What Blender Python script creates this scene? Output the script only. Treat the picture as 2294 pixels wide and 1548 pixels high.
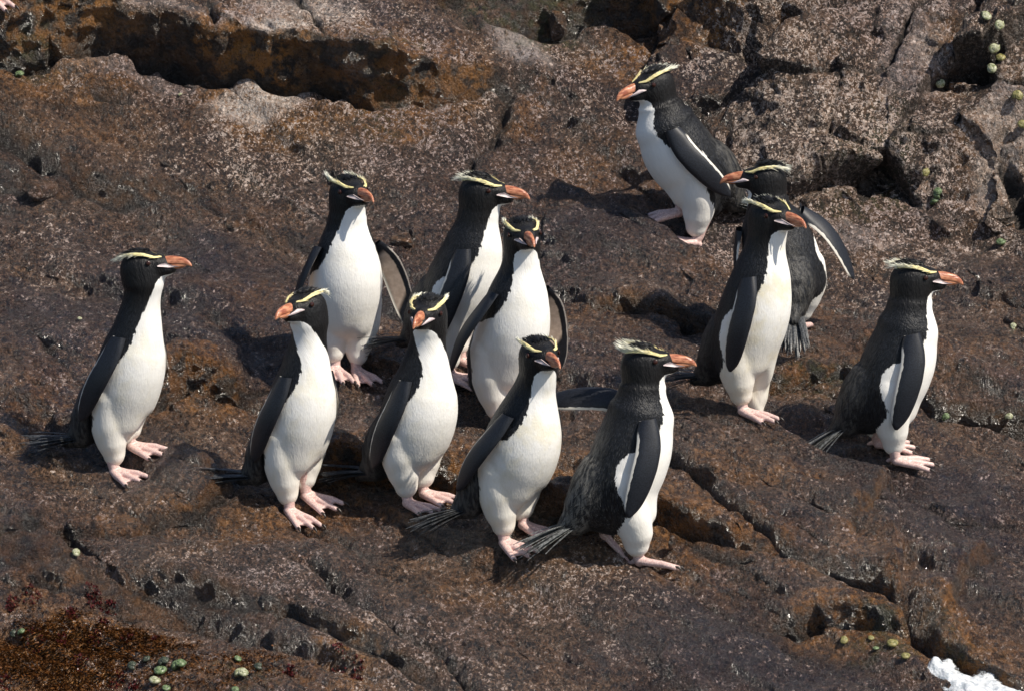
import bpy, math, random
import numpy as np
import time
_T0 = time.time()
from mathutils import Vector, Matrix

# ------------------------------------------------------------------ reset, camera, light
for o in list(bpy.data.objects):
    bpy.data.objects.remove(o, do_unlink=True)
sc = bpy.context.scene
COL = sc.collection
rad = math.radians
random.seed(7)
RNG = np.random.default_rng(11)

PITCH = rad(10.0)
DIST = 16.0
FPX = 14400.0                      # focal length in photograph pixels (photo 2294 x 1548)
Fv = np.array([0, math.cos(PITCH), -math.sin(PITCH)])
Rv = np.array([1.0, 0, 0])
Uv = np.array([0, math.sin(PITCH), math.cos(PITCH)])
CAM = -DIST * Fv
cd = bpy.data.cameras.new('camera')
cam = bpy.data.objects.new('camera', cd)
COL.objects.link(cam)
cam.location = CAM
cam.rotation_euler = (math.pi / 2 - PITCH, 0, 0)
cd.sensor_width = 36.0
cd.lens = 36.0 * FPX / 2294.0
cd.clip_start = 0.5
cd.clip_end = 3000.0
sc.camera = cam

SUN_AZ = rad(31)                   # towards the camera from the right-hand side
SUN_EL = rad(50)
S = Vector((math.cos(SUN_EL) * math.cos(SUN_AZ), -math.cos(SUN_EL) * math.sin(SUN_AZ), math.sin(SUN_EL)))
world = bpy.data.worlds.new('World')
sc.world = world
world.use_nodes = True
wn = world.node_tree
bg = wn.nodes['Background']
sky = wn.nodes.new('ShaderNodeTexSky')
sky.sky_type = 'NISHITA'
sky.sun_disc = False
sky.sun_elevation = SUN_EL
sky.sun_rotation = math.atan2(S.x, S.y)
wn.links.new(sky.outputs[0], bg.inputs[0])
bg.inputs[1].default_value = 0.10
sl = bpy.data.lights.new('sun', 'SUN')
sl.energy = 5.0
sl.angle = rad(0.53)
sl.color = (1.0, 0.92, 0.80)
sun = bpy.data.objects.new('sun', sl)
COL.objects.link(sun)
sun.location = (5, -5, 8)
sun.rotation_euler = S.to_track_quat('Z', 'Y').to_euler()
sc.view_settings.view_transform = 'Standard'
sc.view_settings.look = 'None'
sc.view_settings.exposure = 0.10
sc.view_settings.gamma = 1.0
sc.view_settings.use_curve_mapping = False
sc.render.engine = 'CYCLES'


# ------------------------------------------------------------------ numeric helpers
_PR = np.random.default_rng(5)
_PERM = np.tile(_PR.permutation(512).astype(np.int32), 3)
_G3 = _PR.normal(size=(512, 3)).astype(np.float32)
_G3 /= np.linalg.norm(_G3, axis=1, keepdims=True) * 0.8
_A2 = _PR.uniform(0, 2 * math.pi, 512)
_G2 = np.stack([np.cos(_A2), np.sin(_A2)], 1).astype(np.float32) * 1.1


def perlin(x, y, z=None, seed=0):
    """gradient noise; pass z=None (or a number) for the cheaper plane version"""
    x = np.asarray(x, np.float32)
    y = np.asarray(y, np.float32)
    ix, iy = np.floor(x), np.floor(y)
    fx, fy = x - ix, y - iy
    u = fx * fx * fx * (fx * (fx * 6 - 15) + 10)
    v = fy * fy * fy * (fy * (fy * 6 - 15) + 10)
    ix = (ix.astype(np.int32) + seed * 37) & 511
    iy = (iy.astype(np.int32) + seed * 91) & 511
    if z is None or np.isscalar(z):
        r = []
        for dx in (0, 1):
            hx = _PERM[(ix + dx) & 511]
            for dy in (0, 1):
                h = _PERM[hx + ((iy + dy) & 511)]
                r.append(_G2[h, 0] * (fx - dx) + _G2[h, 1] * (fy - dy))
        a = r[0] + v * (r[1] - r[0])
        b = r[2] + v * (r[3] - r[2])
        return a + u * (b - a)
    z = np.asarray(z, np.float32)
    iz = np.floor(z)
    fz = z - iz
    w = fz * fz * fz * (fz * (fz * 6 - 15) + 10)
    iz = iz.astype(np.int32) & 511
    r = []
    for dx in (0, 1):
        hx = _PERM[(ix + dx) & 511]
        for dy in (0, 1):
            hy = _PERM[hx + ((iy + dy) & 511)]
            for dz in (0, 1):
                h = _PERM[hy + ((iz + dz) & 511)]
                g = _G3[h]
                r.append(g[..., 0] * (fx - dx) + g[..., 1] * (fy - dy) + g[..., 2] * (fz - dz))
    a = r[0] + w * (r[1] - r[0])
    b = r[2] + w * (r[3] - r[2])
    c = r[4] + w * (r[5] - r[4])
    d = r[6] + w * (r[7] - r[6])
    a = a + v * (b - a)
    c = c + v * (d - c)
    return a + u * (c - a)


def sstep(x, a=0.0, b=1.0):
    t = np.clip((x - a) / (b - a), 0, 1)
    return t * t * (3 - 2 * t)


def norm(a):
    return a / np.maximum(np.linalg.norm(a, axis=-1, keepdims=True), 1e-12)


# ------------------------------------------------------------------ broad shape of the shore
PROF_Y = np.array([-400, -30, -6.0, -2.6, -1.7, -0.6, 0.45, 0.62, 1.3, 2.5, 6.0, 30.0, 400.0])
PROF_A = np.array([0.0, -0.1, -14, -22, -20, -19, -17, -29, -38, -28, -14, -6, -2])   # slope (deg) of each stretch, reversed sign
_py = np.linspace(-400, 400, 160001)
_sl = np.tan(np.radians(-np.interp(_py, PROF_Y, PROF_A)))
_pz = np.concatenate([[0], np.cumsum((_sl[1:] + _sl[:-1]) * 0.5 * np.diff(_py))])
_pz -= np.interp(0, _py, _pz)


def macro(x, y):
    z = np.interp(y, _py, _pz)
    nx = np.asarray(x, float)
    z = z + 0.075 * perlin(nx * 0.9 + 3.1, y * 0.9 + 1.7, None, 3) + 0.05 * perlin(nx * 1.9 + 0.1, y * 2.4 + 5.7 + nx * 0.9, None, 5)
    far = np.maximum(np.abs(nx) - 2.5, 0) + np.maximum(y - 3, 0) * 0.5
    z = z + np.minimum(far * 0.06, 1.0) * perlin(nx * 0.35, y * 0.35, None, 8) * 2.0
    return z


def W(px, py):
    """photograph pixel -> point of the broad shore surface"""
    d = Fv + Rv * (px - 1147) / FPX - Uv * (py - 774) / FPX
    t = np.linspace(12, 22, 501)
    for it in range(2):
        P = CAM[None] + t[:, None] * d[None]
        f = P[:, 2] - macro(P[:, 0], P[:, 1])
        i = np.argmax(f < 0)
        a = f[i - 1] / (f[i - 1] - f[i])
        q = P[i - 1] * (1 - a) + P[i] * a
        t = np.linspace(t[i - 1], t[i], 20)
    return q[0], q[1]


def WL(pts):
    return np.array([W(*p[:2]) for p in pts])


# ------------------------------------------------------------------ ledges and cracks traced on the rock
# step: (list of (px, py, height_m)), face width, decay length behind, overhang factor
STEPS = [
    # the thick slab across the upper left
    dict(p=[(-500, 200, .15), (-200, 186, .15), (0, 172, .15), (120, 158, .16), (260, 140, .15), (360, 134, .135), (420, 148, .125), (480, 166, .12), (545, 184, .125),
            (600, 206, .135), (730, 224, .145), (790, 242, .165), (880, 250, .165), (950, 235, .125), (1040, 208, .07), (1110, 190, .035), (1150, 180, .015), (1230, 165, 0)],
         w=.024, L=1.6, ov=.58, name='ledge'),
    # long folds that run down to the right
    dict(p=[(-200, 290, .03), (60, 342, .035), (110, 382, .035), (250, 440, .03), (420, 485, .03), (520, 520, .025), (640, 560, .02), (720, 620, 0)], w=.05, L=.18, ov=0, name='fold3'),
    dict(p=[(1220, 650, 0), (1340, 690, .032), (1480, 705, .045), (1580, 745, .045), (1660, 800, 0)], w=.02, L=.25, ov=.3, name='fold4'),
    dict(p=[(230, 1300, 0), (400, 1362, .035), (600, 1405, .04), (760, 1450, .04), (930, 1530, .03), (1100, 1600, 0)], w=.03, L=.4, ov=.2, name='fold5'),
    dict(p=[(1460, 1062, 0), (1560, 1120, .03), (1640, 1175, .04), (1740, 1245, .045), (1830, 1290, .05), (1920, 1332, .06), (2000, 1368, .065), (2060, 1420, .09), (2110, 1458, .09), (2180, 1500, .05), (2300, 1550, .04), (2600, 1600, .04)],
         w=.018, L=.40, ov=.5, name='diagonal'),
    # dark band at the top centre
    dict(p=[(1020, 110, 0), (1120, 95, .02), (1230, 84, .07), (1340, 68, .12), (1500, 58, .13), (1680, 46, .12), (1760, 40, .10), (1900, 20, .06), (2000, 0, 0)], w=.03, L=2.0, ov=.45, name='top'),
    # small curved lip right of the slab
    dict(p=[(960, 88, 0), (990, 80, .03), (1060, 62, .03), (1140, 58, .025), (1200, 72, 0)], w=.02, L=.12, ov=.3, name='lip'),
    # rusty riser left of the group
    dict(p=[(300, 950, 0), (345, 925, .07), (420, 900, .105), (500, 900, .07), (560, 905, .03), (640, 925, .02), (700, 960, 0)], w=.02, L=.45, ov=.5, name='riser'),
    dict(p=[(380, 922, 0), (440, 920, .012), (500, 906, .015), (560, 898, .012), (600, 900, 0)], w=.008, L=.2, ov=.3, name='riser2'),
    # ledge between the front row and the back row
    dict(p=[(640, 1080, 0), (700, 1085, .06), (760, 1095, .12), (860, 1105, .125), (960, 1108, .125), (1050, 1108, .11), (1130, 1130, .09), (1210, 1180, .11), (1300, 1200, .12),
            (1380, 1205, .11), (1470, 1190, .07), (1560, 1215, .055), (1640, 1240, .035), (1740, 1270, .02), (1840, 1290, 0)], w=.02, L=.55, ov=.5, name='middle'),
    # low wet ledge behind the right-hand bird
    dict(p=[(1640, 905, 0), (1720, 900, .03), (1790, 890, .062), (1890, 884, .062), (2000, 895, .055), (2100, 918, .05), (2200, 930, .048), (2300, 948, .045), (2600, 980, .04)], w=.016, L=.5, ov=.6, name='low'),
    # wedge at the lower right
    dict(p=[(1620, 1385, 0), (1720, 1402, .015), (1850, 1414, .045), (1930, 1422, .075), (1990, 1428, .10), (2015, 1428, .10), (2035, 1430, .0)], w=.022, L=.30, ov=.55, name='wedge'),
    # thin bed lower left
    dict(p=[(-200, 1235, .01), (0, 1225, .015), (100, 1228, .028), (170, 1220, .03), (290, 1226, .026), (350, 1208, .03), (430, 1196, .042), (485, 1166, .048), (520, 1150, 0)], w=.015, L=.35, ov=.2, name='bed'),
    dict(p=[(-200, 1290, .0), (0, 1280, .03), (150, 1330, .035), (300, 1370, .03), (450, 1400, .03), (620, 1440, .02), (800, 1500, 0)], w=.10, L=.6, ov=0, name='drop'),
    dict(p=[(2060, 1185, 0), (2130, 1178, .012), (2190, 1182, .015), (2270, 1180, .014), (2320, 1175, 0)], w=.012, L=.15, ov=.2, name='nick'),
    # far left folds
    dict(p=[(-300, 470, .02), (0, 440, .03), (60, 445, .035), (130, 430, .03), (200, 410, 0)], w=.03, L=.2, ov=0, name='fold'),
    dict(p=[(-300, 230, .03), (0, 260, .012), (200, 240, .018), (280, 250, .015), (330, 260, 0)], w=.04, L=.3, ov=0, name='fold2'),
]
# the great boulder on the right: wide steep flank
BOULDER = dict(p=[(1470, 330, 0), (1560, 430, .12), (1640, 470, .26), (1740, 500, .34), (1850, 512, .38), (2000, 522, .38), (2150, 548, .38), (2300, 590, .40), (2600, 640, .40), (3200, 700, .4)])

# grooves: (points, depth, width)
GROOVES = [
    ([(1150, 176), (1125, 240), (1100, 300), (1060, 370), (1030, 420), (1000, 470)], .030, .022),
    ([(-40, 290), (30, 320), (70, 350), (120, 385)], .035, .022),
    ([(200, 215), (250, 235), (290, 248)], .03, .012),
    ([(700, 1300), (780, 1370), (850, 1420), (900, 1455), (950, 1480)], .045, .018),
    ([(900, 1455), (960, 1475), (1010, 1515), (1060, 1560)], .042, .014),
    ([(780, 600), (850, 680), (900, 760)], .012, .02),
    ([(1480, 1075), (1560, 1120), (1640, 1175), (1740, 1245), (1830, 1290), (1920, 1330), (2000, 1370)], .045, .015),
    ([(2000, 1362), (2030, 1395), (2060, 1420), (2095, 1455)], .085, .026),
    ([(730, 905), (770, 925), (800, 950), (830, 960)], .022, .008),
    ([(520, 900), (600, 880), (680, 905)], .010, .008),
    ([(1985, 340), (2010, 365), (2050, 390), (2110, 400), (2150, 425), (2172, 434)], .030, .010),
    ([(1990, 335), (2010, 290), (2040, 240), (2080, 210)], .020, .010),
    ([(1890, 310), (1880, 350), (1860, 400), (1845, 450)], .018, .010),
    ([(2180, 220), (2220, 245), (2260, 275), (2300, 295)], .035, .014),
    ([(2230, 480), (2260, 515), (2290, 555)], .025, .009),
    ([(1960, 450), (1940, 470), (1930, 500)], .012, .007),
    ([(1690, 70), (1740, 100), (1800, 120), (1860, 110)], .030, .016),
    ([(2080, 20), (2130, 60), (2180, 110)], .030, .03),
    ([(1500, 690), (1570, 730), (1640, 760)], .015, .02),
    ([(640, 530), (700, 560), (760, 575)], .010, .02),
    ([(60, 745), (110, 800), (160, 860), (240, 910)], .012, .012),
    ([(1510, 1220), (1600, 1260), (1700, 1290)], .012, .015),
    ([(650, 85), (672, 130), (700, 170), (735, 215)], .012, .006),
    ([(478, 82), (470, 110), (490, 150)], .012, .008),
    ([(2085, 905), (2150, 930), (2230, 940), (2300, 950)], .030, .008),
]
# narrow risers that run up and down the slope: points and height, higher on the left
RISERS = [([(2005, 1100), (2000, 1130), (1960, 1190), (1915, 1245), (1900, 1265)], .048, .018),
          ([(2250, 1290), (2200, 1310), (2160, 1350), (2140, 1400), (2110, 1440)], .055, .020),
          ([(495, 1175), (470, 1120), (430, 1080), (395, 1060)], .015, .012)]

for st in STEPS:
    w_ = WL(st['p'])
    st['x'], st['y'] = w_[:, 0], w_[:, 1]
    st['h'] = np.array([q[2] for q in st['p']])
w_ = WL(BOULDER['p'])
BOULDER['x'], BOULDER['y'], BOULDER['h'] = w_[:, 0], w_[:, 1], np.array([q[2] for q in BOULDER['p']])
GRW = [(WL(g[0]), g[1], g[2]) for g in GROOVES]
RSW = [(WL(g[0]), g[1], g[2]) for g in RISERS]


def poly_dist(X, Y, P):
    best = np.full(X.shape, 1e9)
    sign = np.zeros(X.shape)
    s = np.zeros(X.shape)
    n = len(P) - 1
    for i in range(n):
        a, b = P[i], P[i + 1]
        e = b - a
        L2 = (e ** 2).sum()
        t = np.clip(((X - a[0]) * e[0] + (Y - a[1]) * e[1]) / L2, 0, 1)
        dx, dy = X - a[0] - t * e[0], Y - a[1] - t * e[1]
        d = dx * dx + dy * dy
        m = d < best
        best = np.where(m, d, best)
        sign = np.where(m, e[0] * dy - e[1] * dx, sign)
        s = np.where(m, (i + t) / n, s)
    return np.sqrt(best), np.sign(sign), s


def heights(X, Y):
    """detail height z, forward overhang, face amount, crack amount"""
    Z = macro(X, Y)
    ov = np.zeros_like(Z)
    face = np.zeros_like(Z)
    crack = np.zeros_like(Z)
    ledge_side = np.full(Z.shape, -9.0)
    wob = 0.010 * perlin(X * 6, Y * 3, None, 21) + 0.0035 * perlin(X * 31, Y * 9, None, 22)
    hv = 1.0 + 0.12 * perlin(X * 4, 0 * Y, None, 23)
    zero = 0 * X
    for k, st in enumerate(STEPS):
        h = np.interp(X, st['x'], st['h'], left=st['h'][0], right=st['h'][-1])
        yf = np.interp(X, st['x'], st['y'])
        d = Y - yf + wob * (0.5 if st['name'] in ('wedge', 'nick', 'riser2') else 1.0)
        hh = h * hv
        prof = sstep(d, 0, st['w'])
        fall = np.exp(-np.maximum(d - st['w'], 0) / st['L'])
        Z = Z + hh * prof * fall
        ov = ov + st['ov'] * hh * prof * np.exp(-np.maximum(d - st['w'], 0) / 0.12)
        amp = sstep(h, 0.0, 0.05)
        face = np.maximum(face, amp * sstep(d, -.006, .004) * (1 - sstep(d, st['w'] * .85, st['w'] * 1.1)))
        # undercut crack at the foot of the face
        c = np.exp(-((d + .002) / .014) ** 2) * sstep(h, 0.0, 0.03)
        Z = Z - (0.034 if st['ov'] > .25 else 0.008) * c
        crack = np.maximum(crack, c * (1 - sstep(d, .002, .012)))
        if st['name'] == 'ledge':
            ledge_side = np.where(h > 0.004, d, -9.0)
    h = np.interp(X, BOULDER['x'], BOULDER['h'])
    yf = np.interp(X, BOULDER['x'], BOULDER['y'])
    d = Y - yf + wob * 2.5
    lump = 1 + 0.22 * perlin(X * 3.3 + 7, Y * 3.3, None, 31)
    Z = Z + .72 * h * lump * (0.8 * sstep(d, -.05, .55) + 0.2 * sstep(d, -.01, .06))
    bside = np.where(X > BOULDER['x'][0], d, -9.0)
    # broken blocks on the boulder
    inb = sstep(d, 0, .1) * sstep(h, .05, .3)
    # faint beds all over the shelf
    ang = X * 0.85 + Y
    bed = perlin(X * 1.1 + 5, ang * 3.6, None, 51)
    Z = Z + (1 - inb) * 0.034 * (sstep(bed, -.08, .09) - .5)
    bed = perlin(X * 2.3 + 5, ang * 9.0, None, 52)
    Z = Z + (1 - inb) * 0.012 * (sstep(bed, -.05, .06) - .5)
    for P, dep, wid in GRW:
        m = (X > P[:, 0].min() - .12) & (X < P[:, 0].max() + .12) & (Y > P[:, 1].min() - .12) & (Y < P[:, 1].max() + .12)
        if m.any():
            dd, sg, s = poly_dist(X[m] + wob[m] * .8, Y[m], P)
            g = np.exp(-(dd / wid) ** 2) * np.clip(np.minimum(s, 1 - s) * 6 + .25, 0, 1)
            Z[m] -= 1.5 * dep * g
            crack[m] = np.maximum(crack[m], g)
    for P, hgt, wid in RSW:
        m = (X > P[:, 0].min() - .25) & (X < P[:, 0].max() + .25) & (Y > P[:, 1].min() - .02) & (Y < P[:, 1].max() + .02)
        if m.any():
            dd, sg, s = poly_dist(X[m] + wob[m] * .8, Y[m], P)
            xl = np.interp(Y[m], P[::int(np.sign(P[-1, 1] - P[0, 1])), 1], P[::int(np.sign(P[-1, 1] - P[0, 1])), 0])
            left = (xl - X[m]) > 0
            q = np.clip(np.minimum(s, 1 - s) * 5, 0, 1)
            Z[m] += hgt * q * np.exp(-dd / .12) * sstep(np.where(left, dd, -dd), 0, wid)
            f = q * sstep(np.where(left, dd, -dd), -.002, .003) * (1 - sstep(dd, wid * .8, wid * 1.2))
            face[m] = np.maximum(face[m], f)
    return Z, ov, face, crack, ledge_side, bside


# ------------------------------------------------------------------ rock mesh: even spacing along each profile
dx = 0.0042
xin = np.arange(-1.55, 1.55, dx)
g = np.cumsum(0.008 * 1.22 ** np.arange(44))
xs = np.concatenate([(-1.55 - g[::-1]), xin, xin[-1] + g])
y0, y1, dyf = -1.95, 1.75, 0.0028
yfine = np.arange(y0, y1, dyf)
XX, YY = np.meshgrid(xs, yfine, indexing='ij')
Zf, OV, FA, CR, LS, BS = heights(XX, YY)
YP = YY - OV
seg = np.sqrt(np.diff(YP, axis=1) ** 2 + np.diff(Zf, axis=1) ** 2)
seg = seg * (1 + 0.6 * (np.abs(np.diff(Zf, axis=1)) > dyf * 1.0))
kern = np.hanning(43)
kern /= kern.sum()
pad = np.concatenate([seg[:1].repeat(21, 0), seg, seg[-1:].repeat(21, 0)])
cs = np.cumsum(pad, axis=0)                       # even out the row spacing between neighbouring columns
seg = (cs[42:] - np.concatenate([np.zeros((1, seg.shape[1])), cs[:-43]])) / 43.0
pad = np.concatenate([seg[:1].repeat(10, 0), seg, seg[-1:].repeat(10, 0)])
cs = np.cumsum(pad, axis=0)
seg = (cs[20:] - np.concatenate([np.zeros((1, seg.shape[1])), cs[:-21]])) / 21.0
arc = np.concatenate([np.zeros((len(xs), 1)), np.cumsum(seg, axis=1)], axis=1)
NR = 860
rows = np.linspace(0, 1, NR)
out = []
for arr in (YP, Zf, FA, CR, LS, BS):
    out.append(np.empty((len(xs), NR)))
for i in range(len(xs)):
    a = arc[i] / arc[i, -1]
    for k, arr in enumerate((YP, Zf, FA, CR, LS, BS)):
        out[k][i] = np.interp(rows, a, arr[i])
yl, zl, fl, cl, ll, bl = out
# coarse surroundings before and behind
gb = np.cumsum(0.008 * 1.2 ** np.arange(46))
yb = y0 - gb[::-1]
ya = yfine[-1] + gb
XB, YB = np.meshgrid(xs, yb, indexing='ij')
XA, YA = np.meshgrid(xs, ya, indexing='ij')
hb = heights(XB, YB)
ha = heights(XA, YA)
XG = np.repeat(xs[:, None], len(yb) + NR + len(ya), axis=1)
YG = np.concatenate([YB - hb[1], yl, YA - ha[1]], axis=1)
ZG = np.concatenate([hb[0], zl, ha[0]], axis=1)
FG = np.concatenate([hb[2], fl, ha[2]], axis=1)
CG = np.concatenate([hb[3], cl, ha[3]], axis=1)
LG = np.concatenate([hb[4], ll, ha[4]], axis=1)
BG = np.concatenate([hb[5], bl, ha[5]], axis=1)
P = np.stack([XG, YG, ZG], -1)


def grid_normals(P):
    du = np.gradient(P, axis=0)
    dv = np.gradient(P, axis=1)
    return norm(np.cross(du, dv))


N = grid_normals(P)
x, y, z = P[..., 0], P[..., 1], P[..., 2]
near = 1 - sstep(np.maximum(np.maximum(np.abs(x) - 1.7, -y - 2.1), y - 1.9), 0, 2)
boul = sstep(BG, 0, .08)


def facets(X, Y, Z, scale, slope, offs, seed, aniso=(.55, 1.0, 1.0)):
    """broken rock: every point lies on the plane of its own jittered cell; returns height and nearness to a joint"""
    a = np.stack([X * aniso[0], Y * aniso[1], Z * aniso[2]], -1).reshape(-1, 3).astype(np.float32) * scale
    ip = np.floor(a).astype(np.int32)
    f1 = np.full(len(a), 9.0, np.float32)
    f2 = np.full(len(a), 9.0, np.float32)
    hh = np.zeros(len(a), np.float32)
    R4 = np.random.default_rng(seed).random((512, 7)).astype(np.float32)
    for dx_ in (-1, 0, 1):
        for dy_ in (-1, 0, 1):
            for dz_ in (-1, 0, 1):
                c = ip + np.array([dx_, dy_, dz_], np.int32)
                h_ = _PERM[(_PERM[(_PERM[(c[:, 0] + seed) & 511] + (c[:, 1] & 511))] + (c[:, 2] & 511))]
                r_ = R4[h_]
                q = a - c - (.1 + .8 * r_[:, :3])
                d_ = (q * q).sum(1)
                m_ = d_ < f1
                f2 = np.where(m_, f1, np.minimum(f2, d_))
                f1 = np.where(m_, d_, f1)
                hh = np.where(m_, (q * (r_[:, 3:6] - .5)).sum(1) * 2 * slope / scale + (r_[:, 6] - .5) * offs, hh)
    return hh.reshape(X.shape), (np.sqrt(f2) - np.sqrt(f1)).reshape(X.shape)


i0, i1 = np.searchsorted(xs, [-1.75, 1.75])
j0, j1 = len(yb), len(yb) + NR
sub = (slice(i0, i1), slice(j0, j1))
wx = .020 * perlin(x * 8, y * 8, z * 8, 81)
wz = .020 * perlin(x * 8, y * 8, z * 8, 82)
xr_ = x * .94 + y * .34
yr_ = y * .94 - x * .34
disp = 0.014 * perlin(x * 4.1, y * 4.1, z * 4.1, 61)
r = 1 - np.abs(perlin(x * 7, y * 9, z * 9, 62)) * 2.2
disp += 0.006 * (r - .6)
faceamp = np.clip(FG, 0, 1)
fA, gA = facets((xr_ + wx)[sub], (yr_ + wz)[sub], (z + wz)[sub], 3.0, .24, .006, 3, (.45, 1.0, 1.1))
calm = 1 - .72 * np.exp(-((LG[sub] - .12) / .30) ** 2) * (LG[sub] > -8)
fB, gB = facets((xr_ + wx)[sub], (yr_ + wz)[sub], (z + wz)[sub], 11.0, .34, .006, 5, (.6, 1.0, 1.0))
fC, gC = facets((xr_ + wx * .4)[sub], (yr_ + wz * .4)[sub], (z + wz * .4)[sub], 30.0, .42, .0030, 9, (.6, 1.0, 1.0))
bo = boul[sub]
rgh = 1.0 * np.clip(.12 + .45 * sstep(perlin(x * 1.7, y * 1.7, z * 1.7, 83), 0, .35)[sub] + bo, 0, 1.2)
rgh = rgh * calm
disp[sub] += fA * (.10 + 2.0 * bo) * calm + fB * (.20 + .75 * rgh) + fC * (.22 + .6 * rgh)
jn = np.exp(-(gA / .030) ** 2) * bo
disp[sub] -= .010 * jn
CG[sub] = np.maximum(CG[sub], jn * .8)
jn = np.exp(-(gB / .05) ** 2) * rgh * .45
disp[sub] -= .005 * jn
CG[sub] = np.maximum(CG[sub], jn * .6)
st_ = (x * .85 + y) * .76
rd = 1 - np.abs(perlin(x * 3.0, st_ * 10, z * 10, 84)) * 2.4
disp += 0.009 * (1 - .6 * boul) * np.clip(rd, 0, 1) ** 2
rd = 1 - np.abs(perlin(x * 9.0, st_ * 24, z * 24, 85)) * 2.4
disp += 0.0045 * np.clip(rd, 0, 1) ** 2
disp += 0.0030 * perlin(x * 24, (x * .35 + y) * 38, z * 34, 64)
disp += 0.0022 * (1 + .6 * boul) * perlin(x * 52 + z * 9, (x * .35 + y) * 60, z * 55, 65)
for _ in range(1):
    disp[1:-1] = (disp[:-2] + 2 * disp[1:-1] + disp[2:]) / 4
    disp[:, 1:-1] = (disp[:, :-2] + 2 * disp[:, 1:-1] + disp[:, 2:]) / 4
P = P + N * (disp * near)[..., None]
P[..., 2] += (1 - near) * 0.25 * perlin(x * .6, y * .6, z * .6, 68)
N = grid_normals(P)
nu, nv = P.shape[:2]


# ------------------------------------------------------------------ where stains, dry crust, weed and painted shade sit on the rock
_pv = P[i0:i1:3, j0:j1:3].reshape(-1, 3)
_d = _pv - CAM
_dep = _d @ Fv
PXV, PYV = 1147 + FPX * (_d @ Rv) / _dep, 774 - FPX * (_d @ Uv) / _dep
DPV, PSV = _dep - 16, _pv                              # where a patch seen in the photograph lies on the rock
WV = 0.55 * perlin(P[..., 0] * 6, P[..., 1] * 6, P[..., 2] * 6, 71) + 0.3 * perlin(P[..., 0] * 19, P[..., 1] * 19, P[..., 2] * 19, 72)


def blob(px, py, rx, ry, rot=0.0):
    kx = np.argmin((PXV - px) ** 2 + (PYV - py) ** 2 + DPV * 60)
    cx, cy = PSV[kx, 0], PSV[kx, 1]
    a = rad(rot)
    # the slope is seen foreshortened, so patches are longer up the slope than they look
    ddx = (P[..., 0] - cx) * 900
    ddy = (P[..., 1] - cy) * 900 * 0.62
    u = ddx * math.cos(a) + ddy * math.sin(a)
    v = -ddx * math.sin(a) + ddy * math.cos(a)
    d = np.sqrt((u / rx) ** 2 + (v / ry) ** 2) + WV
    return 1 - sstep(d, .45, 1.25)


DRY = [(640, 30, 260, 70, 0, .9), (560, 60, 130, 35, 0, 1.0), (330, 15, 330, 40, 0, .5), (950, 120, 280, 60, -5, .6), (600, 350, 220, 130, -10, .62), (400, 330, 160, 80, 0, .35), (900, 350, 220, 130, 0, .5),
       (1250, 160, 160, 90, 0, .5), (1330, 320, 260, 160, 20, .38), (1750, 330, 250, 200, 0, .72), (2000, 250, 300, 300, 0, .68), (1700, 60, 200, 80, 0, .6), (2150, 500, 260, 110, 0, .68), (2200, 300, 200, 160, 0, .6),
       (1450, 300, 200, 90, 0, .35), (800, 500, 300, 60, 0, .2), (900, 1420, 330, 90, -25, .42), (1250, 1330, 300, 80, 0, .40), (260, 1140, 260, 50, 0, .25), (600, 1290, 330, 70, -15, .42),
       (250, 1450, 200, 90, 0, .3), (380, 1490, 130, 60, 0, .42), (100, 480, 200, 80, 0, .18), (700, 30, 500, 60, 0, .3), (230, 620, 240, 120, 0, .2)]
RUST = [(1050, 700, 100, 50, 0, .35), (560, 650, 140, 60, 0, .3), (1250, 1060, 120, 50, 0, .5), (1750, 700, 160, 60, 0, .45), (2150, 780, 180, 70, 0, .4), (1700, 1060, 200, 50, 0, .45), (1100, 1330, 160, 50, 0, .4), (320, 1150, 180, 50, 0, .45), (200, 300, 220, 40, 0, .35), (1480, 420, 120, 60, 0, .3), (1300, 380, 140, 60, 0, .35), (550, 110, 150, 50, 0, .8), (900, 200, 120, 60, 0, .8), (120, 200, 240, 40, 5, .65), (60, 120, 140, 40, 0, .4), (700, 255, 320, 35, 0, .55), (1000, 240, 120, 40, 20, .5), (1180, 260, 70, 60, 0, .6),
        (430, 850, 130, 50, 0, .75), (820, 1010, 130, 90, 0, .9), (1000, 1030, 130, 80, 0, .8), (600, 1180, 180, 60, 0, .6), (800, 1160, 200, 60, 0, .6), (1560, 1130, 170, 70, -30, .75), (1700, 1190, 140, 50, -30, .7),
        (1900, 1400, 170, 50, 0, .9), (2080, 1460, 130, 60, 0, .8), (2150, 1500, 160, 50, 0, .6), (150, 1450, 260, 130, 0, 1.0), (450, 1480, 230, 90, 0, .7), (80, 1350, 160, 80, 0, .5), (60, 900, 120, 90, 0, .4), (700, 1500, 160, 60, 0, .6),
        (1870, 800, 170, 90, 0, .4), (1600, 600, 120, 60, 0, .3), (2230, 320, 100, 70, 0, .5), (2100, 110, 90, 60, 0, .5), (1560, 20, 240, 60, 0, .9), (1300, 720, 120, 80, 0, .25), (1550, 1260, 170, 40, 0, .5),
        (1960, 1230, 100, 120, 0, .4), (870, 770, 60, 30, 0, .7), (1400, 1250, 200, 50, 0, .3)]
GREEN = [(1150, 30, 170, 50, 0, .8), (1230, 90, 90, 25, 0, .5), (900, 250, 90, 20, 10, .5), (1250, 60, 120, 30, 0, .5), (590, 420, 90, 40, 0, .15), (60, 160, 70, 30, 0, .5), (2100, 1440, 90, 40, 0, .4), (1980, 1440, 90, 40, 0, .5),
         (540, 1510, 90, 50, 0, .4), (1830, 870, 100, 20, 0, .5), (1990, 370, 60, 60, 0, .5), (1900, 460, 80, 50, 0, .3), (850, 130, 60, 50, 0, .3)]
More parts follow.
